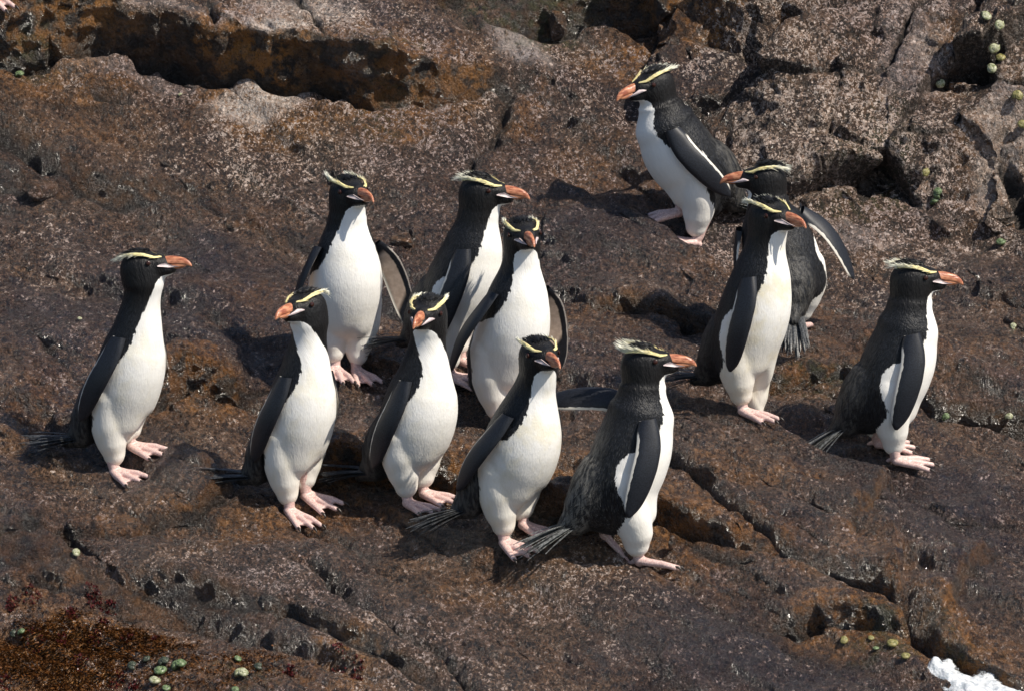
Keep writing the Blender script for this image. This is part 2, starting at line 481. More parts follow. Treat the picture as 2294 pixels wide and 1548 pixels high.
PALE = [(560, 66, 130, 26, 0, 1.0), (660, 20, 150, 40, 0, .55), (545, 205, 45, 25, 0, .3), (1160, 110, 80, 25, -15, .7), (2250, 330, 80, 50, 0, .55), (1930, 520, 90, 30, 0, .35), (330, 1, 200, 20, 0, .3), (2040, 120, 80, 50, 0, .45)]
PURP = [(350, 650, 420, 180, 0, .9), (500, 760, 260, 90, 0, .7), (1420, 500, 260, 70, 0, .9), (1500, 130, 260, 60, 0, .8), (2050, 1150, 330, 160, 0, .8), (1700, 1430, 420, 120, 0, 1.0), (1500, 1340, 250, 90, 0, .7), (2100, 640, 260, 60, 0, .5),  # damp zones, some laid where the birds cast their shadows
        (1330, 900, 140, 60, 0, .8), (90, 930, 140, 60, 0, .8), (880, 620, 60, 120, 0, .7), (400, 320, 200, 80, 0, .3), (2150, 1330, 200, 80, 0, .7), (60, 1270, 120, 40, 0, .6), (450, 1020, 150, 50, 0, .5)]


def mask(lst):
    m = np.zeros(P.shape[:2])
    for b in lst:
        m = np.maximum(m, b[5] * blob(*b[:5]))
    return m


dry, rust, green, pale, purp = [mask(q) for q in (DRY, RUST, GREEN, PALE, PURP)]
dry = np.clip(dry + 0.12 * (boul > .5), 0, 1)


# ------------------------------------------------------------------ materials
def new_mat(name):
    m = bpy.data.materials.new(name)
    m.use_nodes = True
    nt = m.node_tree
    b = nt.nodes['Principled BSDF']
    return m, nt, b


class NB:
    def __init__(s, nt):
        s.nt = nt

    def n(s, typ, **kw):
        nd = s.nt.nodes.new('ShaderNode' + typ)
        for k, v in kw.items():
            setattr(nd, k, v)
        return nd

    def link(s, a, b):
        s.nt.links.new(a, b)

    def setin(s, sock, v):
        if isinstance(v, bpy.types.NodeSocket):
            s.link(v, sock)
        elif v is not None:
            if sock.type == 'RGBA' and len(v) == 3:
                v = (*v, 1)
            sock.default_value = v

    def math(s, op, a, b=None, c=None, clamp=False):
        nd = s.n('Math', operation=op, use_clamp=clamp)
        for i, v in enumerate((a, b, c)):
            if v is not None:
                s.setin(nd.inputs[i], v)
        return nd.outputs[0]

    def mix(s, f, a, b, blend='MIX'):
        nd = s.n('Mix', data_type='RGBA', blend_type=blend)
        s.setin(nd.inputs[0], f)
        s.setin(nd.inputs[6], a)
        s.setin(nd.inputs[7], b)
        return nd.outputs[2]

    def noise(s, vec, scale, detail=3, rough=.55, dist=0, out=0):
        nd = s.n('TexNoise')
        if vec is not None:
            s.link(vec, nd.inputs['Vector'])
        nd.inputs['Scale'].default_value = scale
        nd.inputs['Detail'].default_value = detail
        nd.inputs['Roughness'].default_value = rough
        nd.inputs['Distortion'].default_value = dist
        return nd.outputs[out]

    def voro(s, vec, scale, feature='F1', out='Distance', rnd=1.0):
        nd = s.n('TexVoronoi', feature=feature)
        s.link(vec, nd.inputs['Vector'])
        nd.inputs['Scale'].default_value = scale
        nd.inputs['Randomness'].default_value = rnd
        return nd.outputs[out]

    def rng(s, v, a, b, c=0, d=1, typ='SMOOTHSTEP'):
        nd = s.n('MapRange', interpolation_type=typ)
        s.setin(nd.inputs[0], v)
        for i, q in enumerate((a, b, c, d)):
            s.setin(nd.inputs[i + 1], q)
        return nd.outputs[0]

    def attr(s, name, typ='GEOMETRY'):
        return s.n('Attribute', attribute_name=name, attribute_type=typ)

    def mapping(s, vec, scale, rot=(0, 0, 0)):
        nd = s.n('Mapping')
        s.link(vec, nd.inputs[0])
        nd.inputs['Scale'].default_value = scale
        nd.inputs['Rotation'].default_value = rot
        return nd.outputs[0]


def rock_material():
    m, nt, b = new_mat('wet_granite')
    k = NB(nt)
    co = k.n('TexCoord').outputs['Object']
    cw = co
    stc = k.mapping(co, (1.05, .72, .9), (0, 0, rad(24)))      # grain drawn out along the beds
    a1 = k.attr('zones').outputs['Color']
    sep = k.n('SeparateColor')
    k.link(a1, sep.inputs[0])
    dryv, rustv, purpv = sep.outputs
    a2 = k.attr('zones_two').outputs['Color']
    sep2 = k.n('SeparateColor')
    k.link(a2, sep2.inputs[0])
    greenv, palev, facev = sep2.outputs
    crackv = k.attr('crack').outputs['Fac']
    big = k.noise(cw, 3.2, 4, .55)
    med = k.noise(stc, 14, 5, .62)
    gr = k.noise(stc, 70, 5, .68)
    fine = k.noise(stc, 190, 3, .7)
    vfine = k.noise(co, 420, 2, .7)
    jit = k.n('VectorMath', operation='MULTIPLY_ADD')
    k.link(k.noise(co, 90, 2, .6, out=1), jit.inputs[0])
    jit.inputs[1].default_value = (.010, .010, .010)
    k.link(stc, jit.inputs[2])
    jit = jit.outputs[0]
    v1c = k.voro(jit, 145, out='Color')
    v2c = k.voro(jit, 310, out='Color')
    s1, s2 = k.n('SeparateColor'), k.n('SeparateColor')
    k.link(v1c, s1.inputs[0])
    k.link(v2c, s2.inputs[0])
    c1, c2 = s1.outputs[0], s2.outputs[0]
    cry = k.math('ADD', k.math('MULTIPLY', c1, .5), k.math('MULTIPLY', c2, .5))
    base = k.mix(k.rng(med, .34, .66), (.009, .0062, .0062), (.165, .090, .046))
    base = k.mix(k.rng(big, .40, .60), base, (.046, .028, .022))
    base = k.mix(k.math('MULTIPLY', k.rng(cry, .35, .85, typ='LINEAR'), .8), base, (.310, .185, .108))
    base = k.mix(k.rng(gr, .50, .36), base, (.016, .0105, .008))
    # damp film; its purple also paints in sky sheen and bird shadows
    pp = k.math('MULTIPLY', purpv, k.rng(med, .25, .6, .6, 1))
    base = k.mix(k.math('MULTIPLY', pp, .78), base, (.024, .016, .022))
    # rust and ochre stain
    rn = k.noise(cw, 17, 5, .65)
    rr = k.math('MULTIPLY', rustv, k.rng(rn, .30, .56))
    rcol = k.mix(k.rng(gr, .38, .62), (.085, .036, .009), (.46, .215, .060))
    base = k.mix(rr, base, rcol)
    # step and riser faces are coloured darker, with orange patches
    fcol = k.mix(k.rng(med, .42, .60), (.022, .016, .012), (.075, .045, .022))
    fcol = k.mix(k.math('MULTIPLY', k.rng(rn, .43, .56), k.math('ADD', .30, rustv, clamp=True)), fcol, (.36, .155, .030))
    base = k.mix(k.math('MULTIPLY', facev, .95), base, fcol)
    # green film
    gn = k.math('MULTIPLY', greenv, k.rng(k.noise(cw, 40, 4, .6), .42, .6))
    base = k.mix(gn, base, (.075, .085, .022))
    # pale crust
    pn = k.math('MULTIPLY', k.math('MULTIPLY', palev, k.math('SUBTRACT', 1.0, facev)), k.rng(k.noise(stc, 60, 4, .7), .32, .54))
    base = k.mix(pn, base, (.58, .51, .46))
    # quartz / barnacle specks: single crystals, also painted sun glints
    dsum = k.math('ADD', dryv, k.rng(med, .3, .7, -.10, .14))
    thr = k.math('SUBTRACT', .895, k.math('MULTIPLY', dsum, .42))
    spv = k.math('ADD', k.math('ADD', cry, k.math('MULTIPLY', k.math('SUBTRACT', gr, .5), .75)), k.math('MULTIPLY', k.math('SUBTRACT', med, .5), .8))
    spk = k.rng(k.math('SUBTRACT', spv, thr), -.02, .05)
    spk = k.math('MULTIPLY', spk, k.math('SUBTRACT', 1.0, k.math('MULTIPLY', facev, .9)))
    scol = k.mix(s1.outputs[1], (.26, .165, .11), (.72, .60, .52))
    base = k.mix(spk, base, scol)
    # dark pits between the crystals
    pit = k.math('MULTIPLY', k.rng(s2.outputs[2], .72, .95), k.rng(gr, .62, .40))
    base = k.mix(k.math('MULTIPLY', pit, .85), base, (.010, .008, .007))
    base = k.mix(k.math('MULTIPLY', crackv, .94), base, (.016, .011, .007))  # dark joints, with the shade of cracks and undercuts painted in
    base = k.mix(k.rng(k.noise(co, 2.1, 3, .6), .40, .60), base, k.mix(1.0, base, (.78, .76, .82), blend='MULTIPLY'))
    wetd = k.math('MULTIPLY', k.math('SUBTRACT', 1.0, dryv, clamp=True), k.rng(k.noise(co, 5, 4, .6), .36, .58, .25, 1.0))
    base = k.mix(k.math('MULTIPLY', wetd, .72), base, k.mix(1.0, base, (.50, .46, .48), blend='MULTIPLY'))
    k.setin(b.inputs['Base Color'], base)
    wet = k.math('SUBTRACT', 1.0, k.math('MULTIPLY', dryv, 1.0, clamp=True), clamp=True)
    film = k.math('MULTIPLY', k.math('ADD', k.math('MULTIPLY', purpv, .8), .2), wet)
    k.setin(b.inputs['Roughness'], k.math('ADD', k.rng(wet, 0, 1, .60, .30), k.rng(fine, .3, .7, -.08, .08)))
    k.setin(b.inputs['Specular IOR Level'], k.rng(wet, 0, 1, .4, .6))
    k.setin(b.inputs['Coat Weight'], k.math('MULTIPLY', k.rng(wet, 0, 1, .35, 1.0), k.rng(k.noise(co, 9, 3, .6), .36, .60, .35, 1.0)))
    k.setin(b.inputs['Coat Roughness'], k.rng(film, 0, 1, .15, .10))
    b.inputs['Coat IOR'].default_value = 1.5
    h = k.math('ADD', k.math('MULTIPLY', gr, 1.0), k.math('MULTIPLY', fine, .5))
    h = k.math('ADD', h, k.math('MULTIPLY', vfine, .2))
    h = k.math('ADD', h, k.math('MULTIPLY', c1, .07))
    bp = k.n('Bump')
    bp.inputs['Strength'].default_value = 1.0
    bp.inputs['Distance'].default_value = .018
    k.link(h, bp.inputs['Height'])
    # crystal faces of the wet granite each lie at a slightly different angle
    cv = k.n('VectorMath', operation='MULTIPLY_ADD')
    k.link(v2c, cv.inputs[0])
    cv.inputs[1].default_value = (.8, .8, .8)
    cv.inputs[2].default_value = (-.4, -.4, -.4)
    ad = k.n('VectorMath', operation='ADD')
    k.link(cv.outputs[0], ad.inputs[0])
    k.link(bp.outputs[0], ad.inputs[1])
    nm = k.n('VectorMath', operation='NORMALIZE')
    k.link(ad.outputs[0], nm.inputs[0])
    k.link(nm.outputs[0], b.inputs['Normal'])
    rip = k.noise(k.mapping(co, (.7, 1.2, 1.0), (0, 0, rad(-14))), 62, 4, .62)
    bpc = k.n('Bump')
    bpc.inputs['Strength'].default_value = 1.0
    bpc.inputs['Distance'].default_value = .065
    k.link(k.math('ADD', rip, k.math('MULTIPLY', c1, .02)), bpc.inputs['Height'])
    cv2 = k.n('VectorMath', operation='MULTIPLY_ADD')
    k.link(v1c, cv2.inputs[0])
    cv2.inputs[1].default_value = (.6, .6, .6)
    cv2.inputs[2].default_value = (-.3, -.3, -.3)
    ad2 = k.n('VectorMath', operation='ADD')
    k.link(cv2.outputs[0], ad2.inputs[0])
    k.link(bpc.outputs[0], ad2.inputs[1])
    nm2 = k.n('VectorMath', operation='NORMALIZE')
    k.link(ad2.outputs[0], nm2.inputs[0])
    k.link(nm2.outputs[0], b.inputs['Coat Normal'])
    return m


MROCK = rock_material()


def mesh_np(name, verts, faces, mat, parent=None, smooth=True, link=True):
    me = bpy.data.meshes.new(name)
    verts = np.asarray(verts, np.float32).reshape(-1, 3)
    if isinstance(faces, np.ndarray):
        k_ = faces.shape[1]
        me.vertices.add(len(verts))
        me.vertices.foreach_set('co', verts.ravel())
        me.loops.add(faces.size)
        me.loops.foreach_set('vertex_index', faces.ravel().astype(np.int32))
        me.polygons.add(len(faces))
        me.polygons.foreach_set('loop_start', np.arange(0, faces.size, k_, dtype=np.int32))
        me.polygons.foreach_set('loop_total', np.full(len(faces), k_, np.int32))
        me.update(calc_edges=True)
    else:
        me.from_pydata([tuple(v) for v in verts], [], faces)
        me.update()
    if smooth:
        me.polygons.foreach_set('use_smooth', np.ones(len(me.polygons), bool))
    if mat is not None:
        me.materials.append(mat)
    if not link:
        return me
    ob = bpy.data.objects.new(name, me)
    COL.objects.link(ob)
    if parent is not None:
        ob.parent = parent
    return ob


def vattr(me, name, data, typ='FLOAT_COLOR'):
    at = me.attributes.new(name, typ, 'POINT')
    if typ == 'FLOAT_COLOR':
        at.data.foreach_set('color', np.ascontiguousarray(data, np.float32).ravel())
    elif typ == 'FLOAT_VECTOR':
        at.data.foreach_set('vector', np.ascontiguousarray(data, np.float32).ravel())
    else:
        at.data.foreach_set('value', np.ascontiguousarray(data, np.float32).ravel())


idx = np.arange(nu * nv).reshape(nu, nv)
quads = np.stack([idx[:-1, :-1], idx[1:, :-1], idx[1:, 1:], idx[:-1, 1:]], -1).reshape(-1, 4)
Pf, Nf = P.reshape(-1, 3), N.reshape(-1, 3)
one = np.ones(nu * nv)
Z1 = np.stack([dry.ravel(), rust.ravel(), purp.ravel(), one], -1)
Z2 = np.stack([green.ravel(), pale.ravel(), FG.ravel(), one], -1)
CF = CG.ravel()
qc = quads[:, 0]
reg = np.zeros(len(quads), int)
reg[(BG.ravel()[qc] > -0.01) & (Pf[qc][:, 1] < 1.8) & (Pf[qc][:, 0] < 2.2)] = 2
reg[(LG.ravel()[qc] > 0.0) & (Pf[qc][:, 1] < 1.8) & (Pf[qc][:, 0] > -2.2) & (reg == 0)] = 1
for rid, nm in ((0, 'rock_shelf'), (1, 'rock_ledge'), (2, 'boulder_outcrop')):
    q = quads[reg == rid]
    used, inv = np.unique(q, return_inverse=True)
    ob = mesh_np(nm, Pf[used], inv.reshape(-1, 4), MROCK)
    vattr(ob.data, 'zones', Z1[used])
    vattr(ob.data, 'zones_two', Z2[used])
    vattr(ob.data, 'crack', CF[used], 'FLOAT')
    ob.data.normals_split_custom_set_from_vertices(Nf[used].tolist())
    ob['kind'] = 'structure'
ROCKS = [o for o in COL.objects if o.get('kind') == 'structure']
bpy.context.view_layer.update()
DG = bpy.context.evaluated_depsgraph_get()


def cast(org, dr):
    best = None
    for ob in ROCKS:
        hit, loc, nor, fi = ob.ray_cast(Vector(org), Vector(dr).normalized())
        if hit:
            d = (loc - Vector(org)).length
            if best is None or d < best[0]:
                best = (d, loc, nor)
    return best


def ground_px(px, py):
    d = Fv + Rv * (px - 1147) / FPX - Uv * (py - 774) / FPX
    h = cast(CAM, d)
    return h[1].copy(), h[2].copy()


def ground_z(x, y):
    h = cast((x, y, 5), (0, 0, -1))
    return h[1].z if h else 0.0


def to_px(p):
    v = np.asarray(p, float) - CAM
    d = v @ Fv
    return 1147 + FPX * (v @ Rv) / d, 774 - FPX * (v @ Uv) / d


print('rock done', time.time() - _T0)
# PENGUINS-BEGIN


# ------------------------------------------------------------------ penguin: one canonical bird, posed by bending its spine
def empty(name, loc, rz=0.0, label=None, cat=None, group=None):
    o = bpy.data.objects.new(name, None)
    o.empty_display_size = .05
    COL.objects.link(o)
    o.location = loc
    o.rotation_euler = (0, 0, rz)
    if label:
        o['label'] = label
        o['category'] = cat
    if group:
        o['group'] = group
    return o


RINGS = np.array([
    # z, front, back, half width
    [.088, .035, -.045, .040], [.098, .060, -.066, .070], [.115, .074, -.080, .084], [.135, .079, -.087, .086], [.17, .088, -.092, .093],
    [.22, .096, -.094, .098], [.27, .098, -.090, .096], [.31, .093, -.084, .090], [.345, .084, -.078, .082], [.375, .072, -.071, .071],
    [.40, .060, -.065, .060], [.425, .052, -.060, .052], [.45, .049, -.057, .047], [.47, .051, -.057, .046], [.49, .058, -.059, .047],
    [.51, .061, -.060, .048], [.53, .056, -.057, .047], [.548, .043, -.047, .040], [.562, .024, -.030, .026], [.569, .006, -.010, .008]])


def loft_rings(R, n=56, m=90, pw=1.0):
    zz = np.linspace(R[0, 0], R[-1, 0], m)
    a, b, w = [np.interp(zz, R[:, 0], R[:, i]) for i in (1, 2, 3)]
    girth = 1 + .13 * sstep(zz, .09, .12) * (1 - sstep(zz, .36, .44))
    a, b, w = a * girth * .97, b * girth * .97, w * (1 + (girth - 1) * .25)
    for _ in range(9):
        a[1:-1], b[1:-1], w[1:-1] = [(q[:-2] + 2 * q[1:-1] + q[2:]) / 4 for q in (a, b, w)]
    th = np.linspace(0, 2 * math.pi, n, endpoint=False)
    c, s_ = np.cos(th), np.sin(th)
    cx, rx = (a + b) / 2, (a - b) / 2
    V = np.stack([cx[:, None] + rx[:, None] * c, w[:, None] * s_, zz[:, None] + 0 * c], -1).reshape(-1, 3)
    F = []
    for i in range(m - 1):
        for j in range(n):
            F.append((i * n + j, i * n + (j + 1) % n, (i + 1) * n + (j + 1) % n, (i + 1) * n + j))
    F.append(tuple(range(n))[::-1])
    F.append(tuple((m - 1) * n + j for j in range(n)))
    return V, F


def tube(path, radii, n=20, flat=1.0):
    """closed tube along a path, rounded ends"""
    path = np.asarray(path, float)
    radii = np.asarray(radii, float)
    # finer sampling
    t = np.arange(len(path))
    tt = np.linspace(0, len(path) - 1, (len(path) - 1) * 6 + 1)
    path = np.stack([np.interp(tt, t, path[:, i]) for i in range(3)], -1)
    radii = np.interp(tt, t, radii)
    d = norm(np.gradient(path, axis=0))
    caps0 = [(path[0] - d[0] * radii[0] * math.sin(a), radii[0] * math.cos(a)) for a in (1.45, 1.1, .7, .35)]
    caps1 = [(path[-1] + d[-1] * radii[-1] * math.sin(a), radii[-1] * math.cos(a)) for a in (.35, .7, 1.1, 1.45)]
    path = np.concatenate([[c[0] for c in caps0], path, [c[0] for c in caps1]])
    radii = np.concatenate([[c[1] for c in caps0], radii, [c[1] for c in caps1]])
    d = norm(np.concatenate([[d[0]] * 4, d, [d[-1]] * 4]))
    ref = np.array([0, 1.0, 0])
    V = []
    for p, r_, q in zip(path, radii, d):
        a = np.cross(q, ref)
        a /= max(np.linalg.norm(a), 1e-9)
        b = np.cross(a, q)
        for j in range(n):
            th = 2 * math.pi * j / n
            V.append(p + r_ * (a * math.cos(th) + b * math.sin(th) * flat))
    m = len(path)
    F = []
    for i in range(m - 1):
        for j in range(n):
            F.append((i * n + j, i * n + (j + 1) % n, (i + 1) * n + (j + 1) % n, (i + 1) * n + j))
    F.append(tuple(range(n))[::-1])
    F.append(tuple((m - 1) * n + j for j in range(n)))
    return np.array(V), F


def ball(c, r, n=20, m=12):
    V, F = [], []
    for i in range(1, m):
        a = math.pi * i / m
        for j in range(n):
            b = 2 * math.pi * j / n
            V.append((c[0] + r[0] * math.sin(a) * math.cos(b), c[1] + r[1] * math.sin(a) * math.sin(b), c[2] + r[2] * math.cos(a)))
    for i in range(m - 2):
        for j in range(n):
            F.append((i * n + j, (i + 1) * n + j, (i + 1) * n + (j + 1) % n, i * n + (j + 1) % n))
    F.append(tuple(range(n)))
    F.append(tuple((m - 2) * n + j for j in range(n))[::-1])
    return np.array(V), F


def join(parts):
    V, F, o = [], [], 0
    for v, f in parts:
        V.append(np.asarray(v))
        F += [tuple(i + o for i in q) for q in f]
        o += len(v)
    return np.concatenate(V), F


def fuse(parts, voxel, smooth):
    """join closed shapes into one continuous skin"""
    V, F = join(parts)
    ob = mesh_np('fuse_tmp', V, F, None)
    md = ob.modifiers.new('r', 'REMESH')
    md.mode = 'VOXEL'
    md.voxel_size = voxel
    sm = ob.modifiers.new('s', 'SMOOTH')
    sm.factor = .5
    sm.iterations = smooth
    dg = bpy.context.evaluated_depsgraph_get()
    dg.update()
    me = ob.evaluated_get(dg).to_mesh()
    n = len(me.vertices)
    v = np.empty(n * 3, np.float32)
    me.vertices.foreach_get('co', v)
    f = np.array([tuple(p.vertices) for p in me.polygons if len(p.vertices) == 4])
    nn = np.empty(n * 3, np.float32)
    me.vertices.foreach_get('normal', nn)
    ob.to_mesh_clear() if False else None
    bpy.data.objects.remove(ob, do_unlink=True)
    return v.reshape(-1, 3).astype(float), f, nn.reshape(-1, 3).astype(float)


body_parts = [loft_rings(RINGS)]
for sd in (-1, 1):
    body_parts.append(tube([(-.005, sd * .044, .19), (.004, sd * .046, .125), (.010, sd * .040, .085), (.012, sd * .035, .060)], [.064, .056, .045, .034]))
body_parts.append(tube([(-.045, 0, .18), (-.080, 0, .125), (-.118, 0, .085), (-.156, 0, .062)], [.080, .066, .040, .015]))
body_parts.append(ball((.050, 0, .502), (.042, .025, .018)))
body_parts.append(ball((.040, 0, .518), (.036, .033, .029)))
BV, BF, BN = fuse(body_parts, .0048, 7)


def white_edge(z):
    return np.interp(z, [.0, .075, .10, .125, .145, .17, .20, .24, .265, .285, .305, .33, .36, .40, .43, .46, .478, .488, .496, .60],
                     [112, 108, 96, 86, 86, 100, 112, 112, 106, 90, 74, 64, 59, 55, 52, 46, 36, 18, -20, -60])


def white_mask(V):
    z_ = V[:, 2]
    xc = np.interp(z_, [.0, .10, .16, .3, .6], [-.034, -.03, -.012, 0, 0])
    az = np.degrees(np.arctan2(np.abs(V[:, 1]), V[:, 0] - xc))
    return np.clip((white_edge(z_) - az) / 40.0, -1, 1)


BM = white_mask(BV)


# --- feet: tarsus, three webbed toes
def toe_path(yy, ln):
    return [(-.004, yy * .15, .016), (.02, yy * .45, .013), (.05, yy * .8, .0125), (ln, yy, .0065)]


fp = [tube([(-.014, 0, .085), (-.011, 0, .055), (-.008, 0, .032), (-.002, 0, .014)], [.0165, .0140, .0135, .0130]),
      tube(toe_path(0, .088), [.012, .0095, .0075, .0062]), tube(toe_path(-.034, .076), [.011, .0088, .0072, .006]), tube(toe_path(.030, .080), [.011, .0088, .0072, .006]),
      tube([(-.012, .008, .014), (-.024, .014, .006)], [.007, .004])]
for a, b in ((-.034, 0), (0, .030)):
    pts = [(-.004, a * .2, .006), (-.004, b * .2 if b else 0, .006), (.045, b * .85, .004), (.068, b * .95 if b else 0, .003), (.060, (a + b) / 2, .003), (.066, a * .95, .003), (.045, a * .85, .004)]
    top = [(p[0], p[1], p[2] + .0060) for p in pts]
    n_ = len(pts)
    F_ = [tuple(range(n_))[::-1], tuple(range(n_, 2 * n_))] + [(i, (i + 1) % n_, n_ + (i + 1) % n_, n_ + i) for i in range(n_)]
    fp.append((np.array(pts + top), F_))
FV, FF, FN = fuse(fp, .0020, 3)


def claw_mesh(x0, yy, dirx, diry):
    c = [(x0, yy, .0085), (x0 + dirx * .007, yy + diry * .007, .0085), (x0 + dirx * .013, yy + diry * .013, .0045), (x0 + dirx * .016, yy + diry * .016, .0005)]
    return tube(c, [.0032, .0030, .0020, .0006], n=8)


# --- materials of the birds
def body_material():
    m, nt, b = new_mat('plumage')
    k = NB(nt)
    rest = k.attr('rest').outputs['Vector']
    mk = k.attr('white').outputs['Fac']
    spk = k.attr('speckle', 'OBJECT').outputs['Fac']
    cr = k.attr('cream', 'OBJECT').outputs['Fac']
    strk = k.mapping(rest, (1, 1, .28))
    edge = k.noise(strk, 170, 3, .6)
    e2 = k.noise(rest, 35, 2, .5)
    v = k.math('ADD', mk, k.math('ADD', k.math('MULTIPLY', k.math('SUBTRACT', edge, .5), .42), k.math('MULTIPLY', k.math('SUBTRACT', e2, .5), .22)))
    w = k.rng(v, -.028, .028)
    sepx = k.n('SeparateXYZ')
    k.link(rest, sepx.inputs[0])
    zc = sepx.outputs[2]
    f1 = k.noise(strk, 300, 2, .6)
    f2 = k.noise(strk, 120, 3, .6)
    blk = k.mix(k.rng(f1, .40, .66), (.0065, .0070, .0085), (.017, .019, .024))
    # head plumage is denser and blacker
    blk = k.mix(k.rng(zc, .40, .46), blk, (.0085, .0080, .0085))
    sp = k.math('MULTIPLY', k.rng(k.noise(strk, 330, 2, .7), .53, .64), spk)
    sp = k.math('MULTIPLY', sp, k.rng(zc, .40, .14))
    blk = k.mix(k.math('MULTIPLY', sp, .5), blk, (.26, .245, .22))
    tailw = k.math('MULTIPLY', k.math('MULTIPLY', k.rng(sepx.outputs[0], -.075, -.105), k.rng(f2, .40, .60)), spk)
    blk = k.mix(k.math('MULTIPLY', tailw, .8), blk, (.50, .47, .41))
    st = k.noise(rest, 16, 3, .6)
    wht = k.mix(k.math('MULTIPLY', k.rng(st, .42, .68), cr), (.88, .87, .84), (.76, .69, .50))
    wht = k.mix(k.math('MULTIPLY', k.rng(zc, .33, .10), k.math('ADD', .18, k.math('MULTIPLY', cr, .5))), wht, (.76, .70, .58))
    wht = k.mix(k.math('MULTIPLY', k.rng(f2, .35, .65), .07), wht, (.60, .57, .52))
    col = k.mix(w, blk, wht)
    k.setin(b.inputs['Base Color'], col)
    k.setin(b.inputs['Roughness'], k.rng(w, 0, 1, .46, .75))
    b.inputs['Specular IOR Level'].default_value = .28
    b.inputs['Sheen Weight'].default_value = .03
    b.inputs['Sheen Roughness'].default_value = .4
    bp = k.n('Bump')
    k.setin(bp.inputs['Strength'], k.rng(w, 0, 1, .6, .22))
    bp.inputs['Distance'].default_value = .0035
    f3 = k.noise(strk, 42, 3, .55)
    k.link(k.math('ADD', k.math('ADD', f1, f2), k.math('MULTIPLY', f3, 1.6)), bp.inputs['Height'])
    k.link(bp.outputs[0], b.inputs['Normal'])
    return m


def simple_mat(name, col, rough, noise_s=80, var=.35, bump=.0, spec=.5, sss=0, second=None, coord='Object', bdist=.001):
    m, nt, b = new_mat(name)
    k = NB(nt)
    co = k.n('TexCoord').outputs[coord]
    nz = k.noise(co, noise_s, 4, .6)
    dark = tuple(c * (1 - var) for c in col)
    if second is None:
        second = tuple(min(1, c * (1 + var)) for c in col)
    k.setin(b.inputs['Base Color'], k.mix(k.rng(nz, .3, .7), dark, second))
    b.inputs['Roughness'].default_value = rough
    b.inputs['Specular IOR Level'].default_value = spec
    if sss:
        b.inputs['Subsurface Weight'].default_value = sss
        b.inputs['Subsurface Radius'].default_value = (.006, .003, .002)
        b.inputs['Subsurface Scale'].default_value = 1.0
    if bump:
        bp = k.n('Bump')
        bp.inputs['Strength'].default_value = bump
        bp.inputs['Distance'].default_value = bdist
        k.link(nz, bp.inputs['Height'])
        k.link(bp.outputs[0], b.inputs['Normal'])
    return m


MBODY = body_material()
MFOOT = simple_mat('pink_skin', (.66, .42, .38), .42, 260, .22, .5, second=(.80, .60, .55))
MCLAW = simple_mat('claw_horn', (.035, .026, .022), .4, 200, .3)
MEYE = simple_mat('eye_brown', (.035, .010, .006), .08, 200, .3)
MSKIN = simple_mat('gape_skin', (.64, .53, .53), .45, 200, .15)


def beak_material():
    m, nt, b = new_mat('beak_horn')
    k = NB(nt)
    co = k.n('TexCoord').outputs['Object']
    sp = k.n('SeparateXYZ')
    k.link(co, sp.inputs[0])
    g = k.mapping(co, (.22, 1, 1), (0, rad(-16), 0))
    n1 = k.noise(g, 210, 3, .6)
    n2 = k.noise(co, 60, 2, .5)
    col = k.mix(k.rng(n1, .36, .64), (.30, .085, .045), (.62, .27, .15))
    col = k.mix(k.math('MULTIPLY', k.rng(n2, .45, .65), .4), col, (.56, .26, .13))
    k.setin(b.inputs['Base Color'], col)
    b.inputs['Roughness'].default_value = .30
    bp = k.n('Bump')
    bp.inputs['Strength'].default_value = .6
    bp.inputs['Distance'].default_value = .002
    k.link(n1, bp.inputs['Height'])
    k.link(bp.outputs[0], b.inputs['Normal'])
    return m


def flipper_material():
    m, nt, b = new_mat('flipper_plumage')
    k = NB(nt)
    a = k.attr('chart').outputs['Vector']        # x: 0 leading .. 1 trailing, y: 0 root .. 1 tip, z: 1 outer face, 0 inner
    sp = k.n('SeparateXYZ')
    k.link(a, sp.inputs[0])
    t, s_, o_ = sp.outputs
    co = k.n('TexCoord').outputs['Object']
    n1 = k.noise(co, 330, 3, .6)
    n2 = k.noise(co, 60, 3, .5)
    jit = k.math('MULTIPLY', k.math('SUBTRACT', n2, .5), .12)
    black = k.mix(k.rng(n1, .36, .66), (.006, .007, .010), (.018, .021, .030))
    tr = k.rng(k.math('ADD', t, jit), .90, .925)
    trail = k.math('MULTIPLY', tr, k.math('MULTIPLY', k.rng(s_, .10, .16), k.rng(s_, .96, .86)))
    outer = k.mix(trail, black, (.74, .70, .62))
    tan = k.mix(k.rng(n2, .35, .65), (.58, .44, .34), (.72, .57, .46))
    lead = k.rng(k.math('ADD', t, jit), .30, .24)
    lead2 = k.rng(k.math('ADD', t, jit), .07, .03)
    tip = k.rng(k.math('ADD', s_, k.math('MULTIPLY', t, -.22)), .56, .64)
    inner = k.mix(k.math('MAXIMUM', lead, tip), tan, black)
    inner = k.mix(lead2, inner, (.62, .56, .50))
    inner = k.mix(k.rng(s_, .16, .08), inner, black)
    inner = k.mix(k.math('MULTIPLY', k.rng(t, .88, .94), k.rng(s_, .9, .8)), inner, (.74, .70, .62))
    col = k.mix(k.rng(o_, .45, .55), inner, outer)
    k.setin(b.inputs['Base Color'], col)
    b.inputs['Roughness'].default_value = .47
    b.inputs['Specular IOR Level'].default_value = .45
    bp = k.n('Bump')
    bp.inputs['Strength'].default_value = .22
    bp.inputs['Distance'].default_value = .001
    k.link(n1, bp.inputs['Height'])
    k.link(bp.outputs[0], b.inputs['Normal'])
    return m


def crest_material():
    m, nt, b = new_mat('crest_feather')
    k = NB(nt)
    f = k.attr('along').outputs['Fac']
    k.setin(b.inputs['Base Color'], k.mix(k.rng(f, .25, .95), (.84, .73, .36), (.85, .84, .72)))
    b.inputs['Roughness'].default_value = .6
    return m


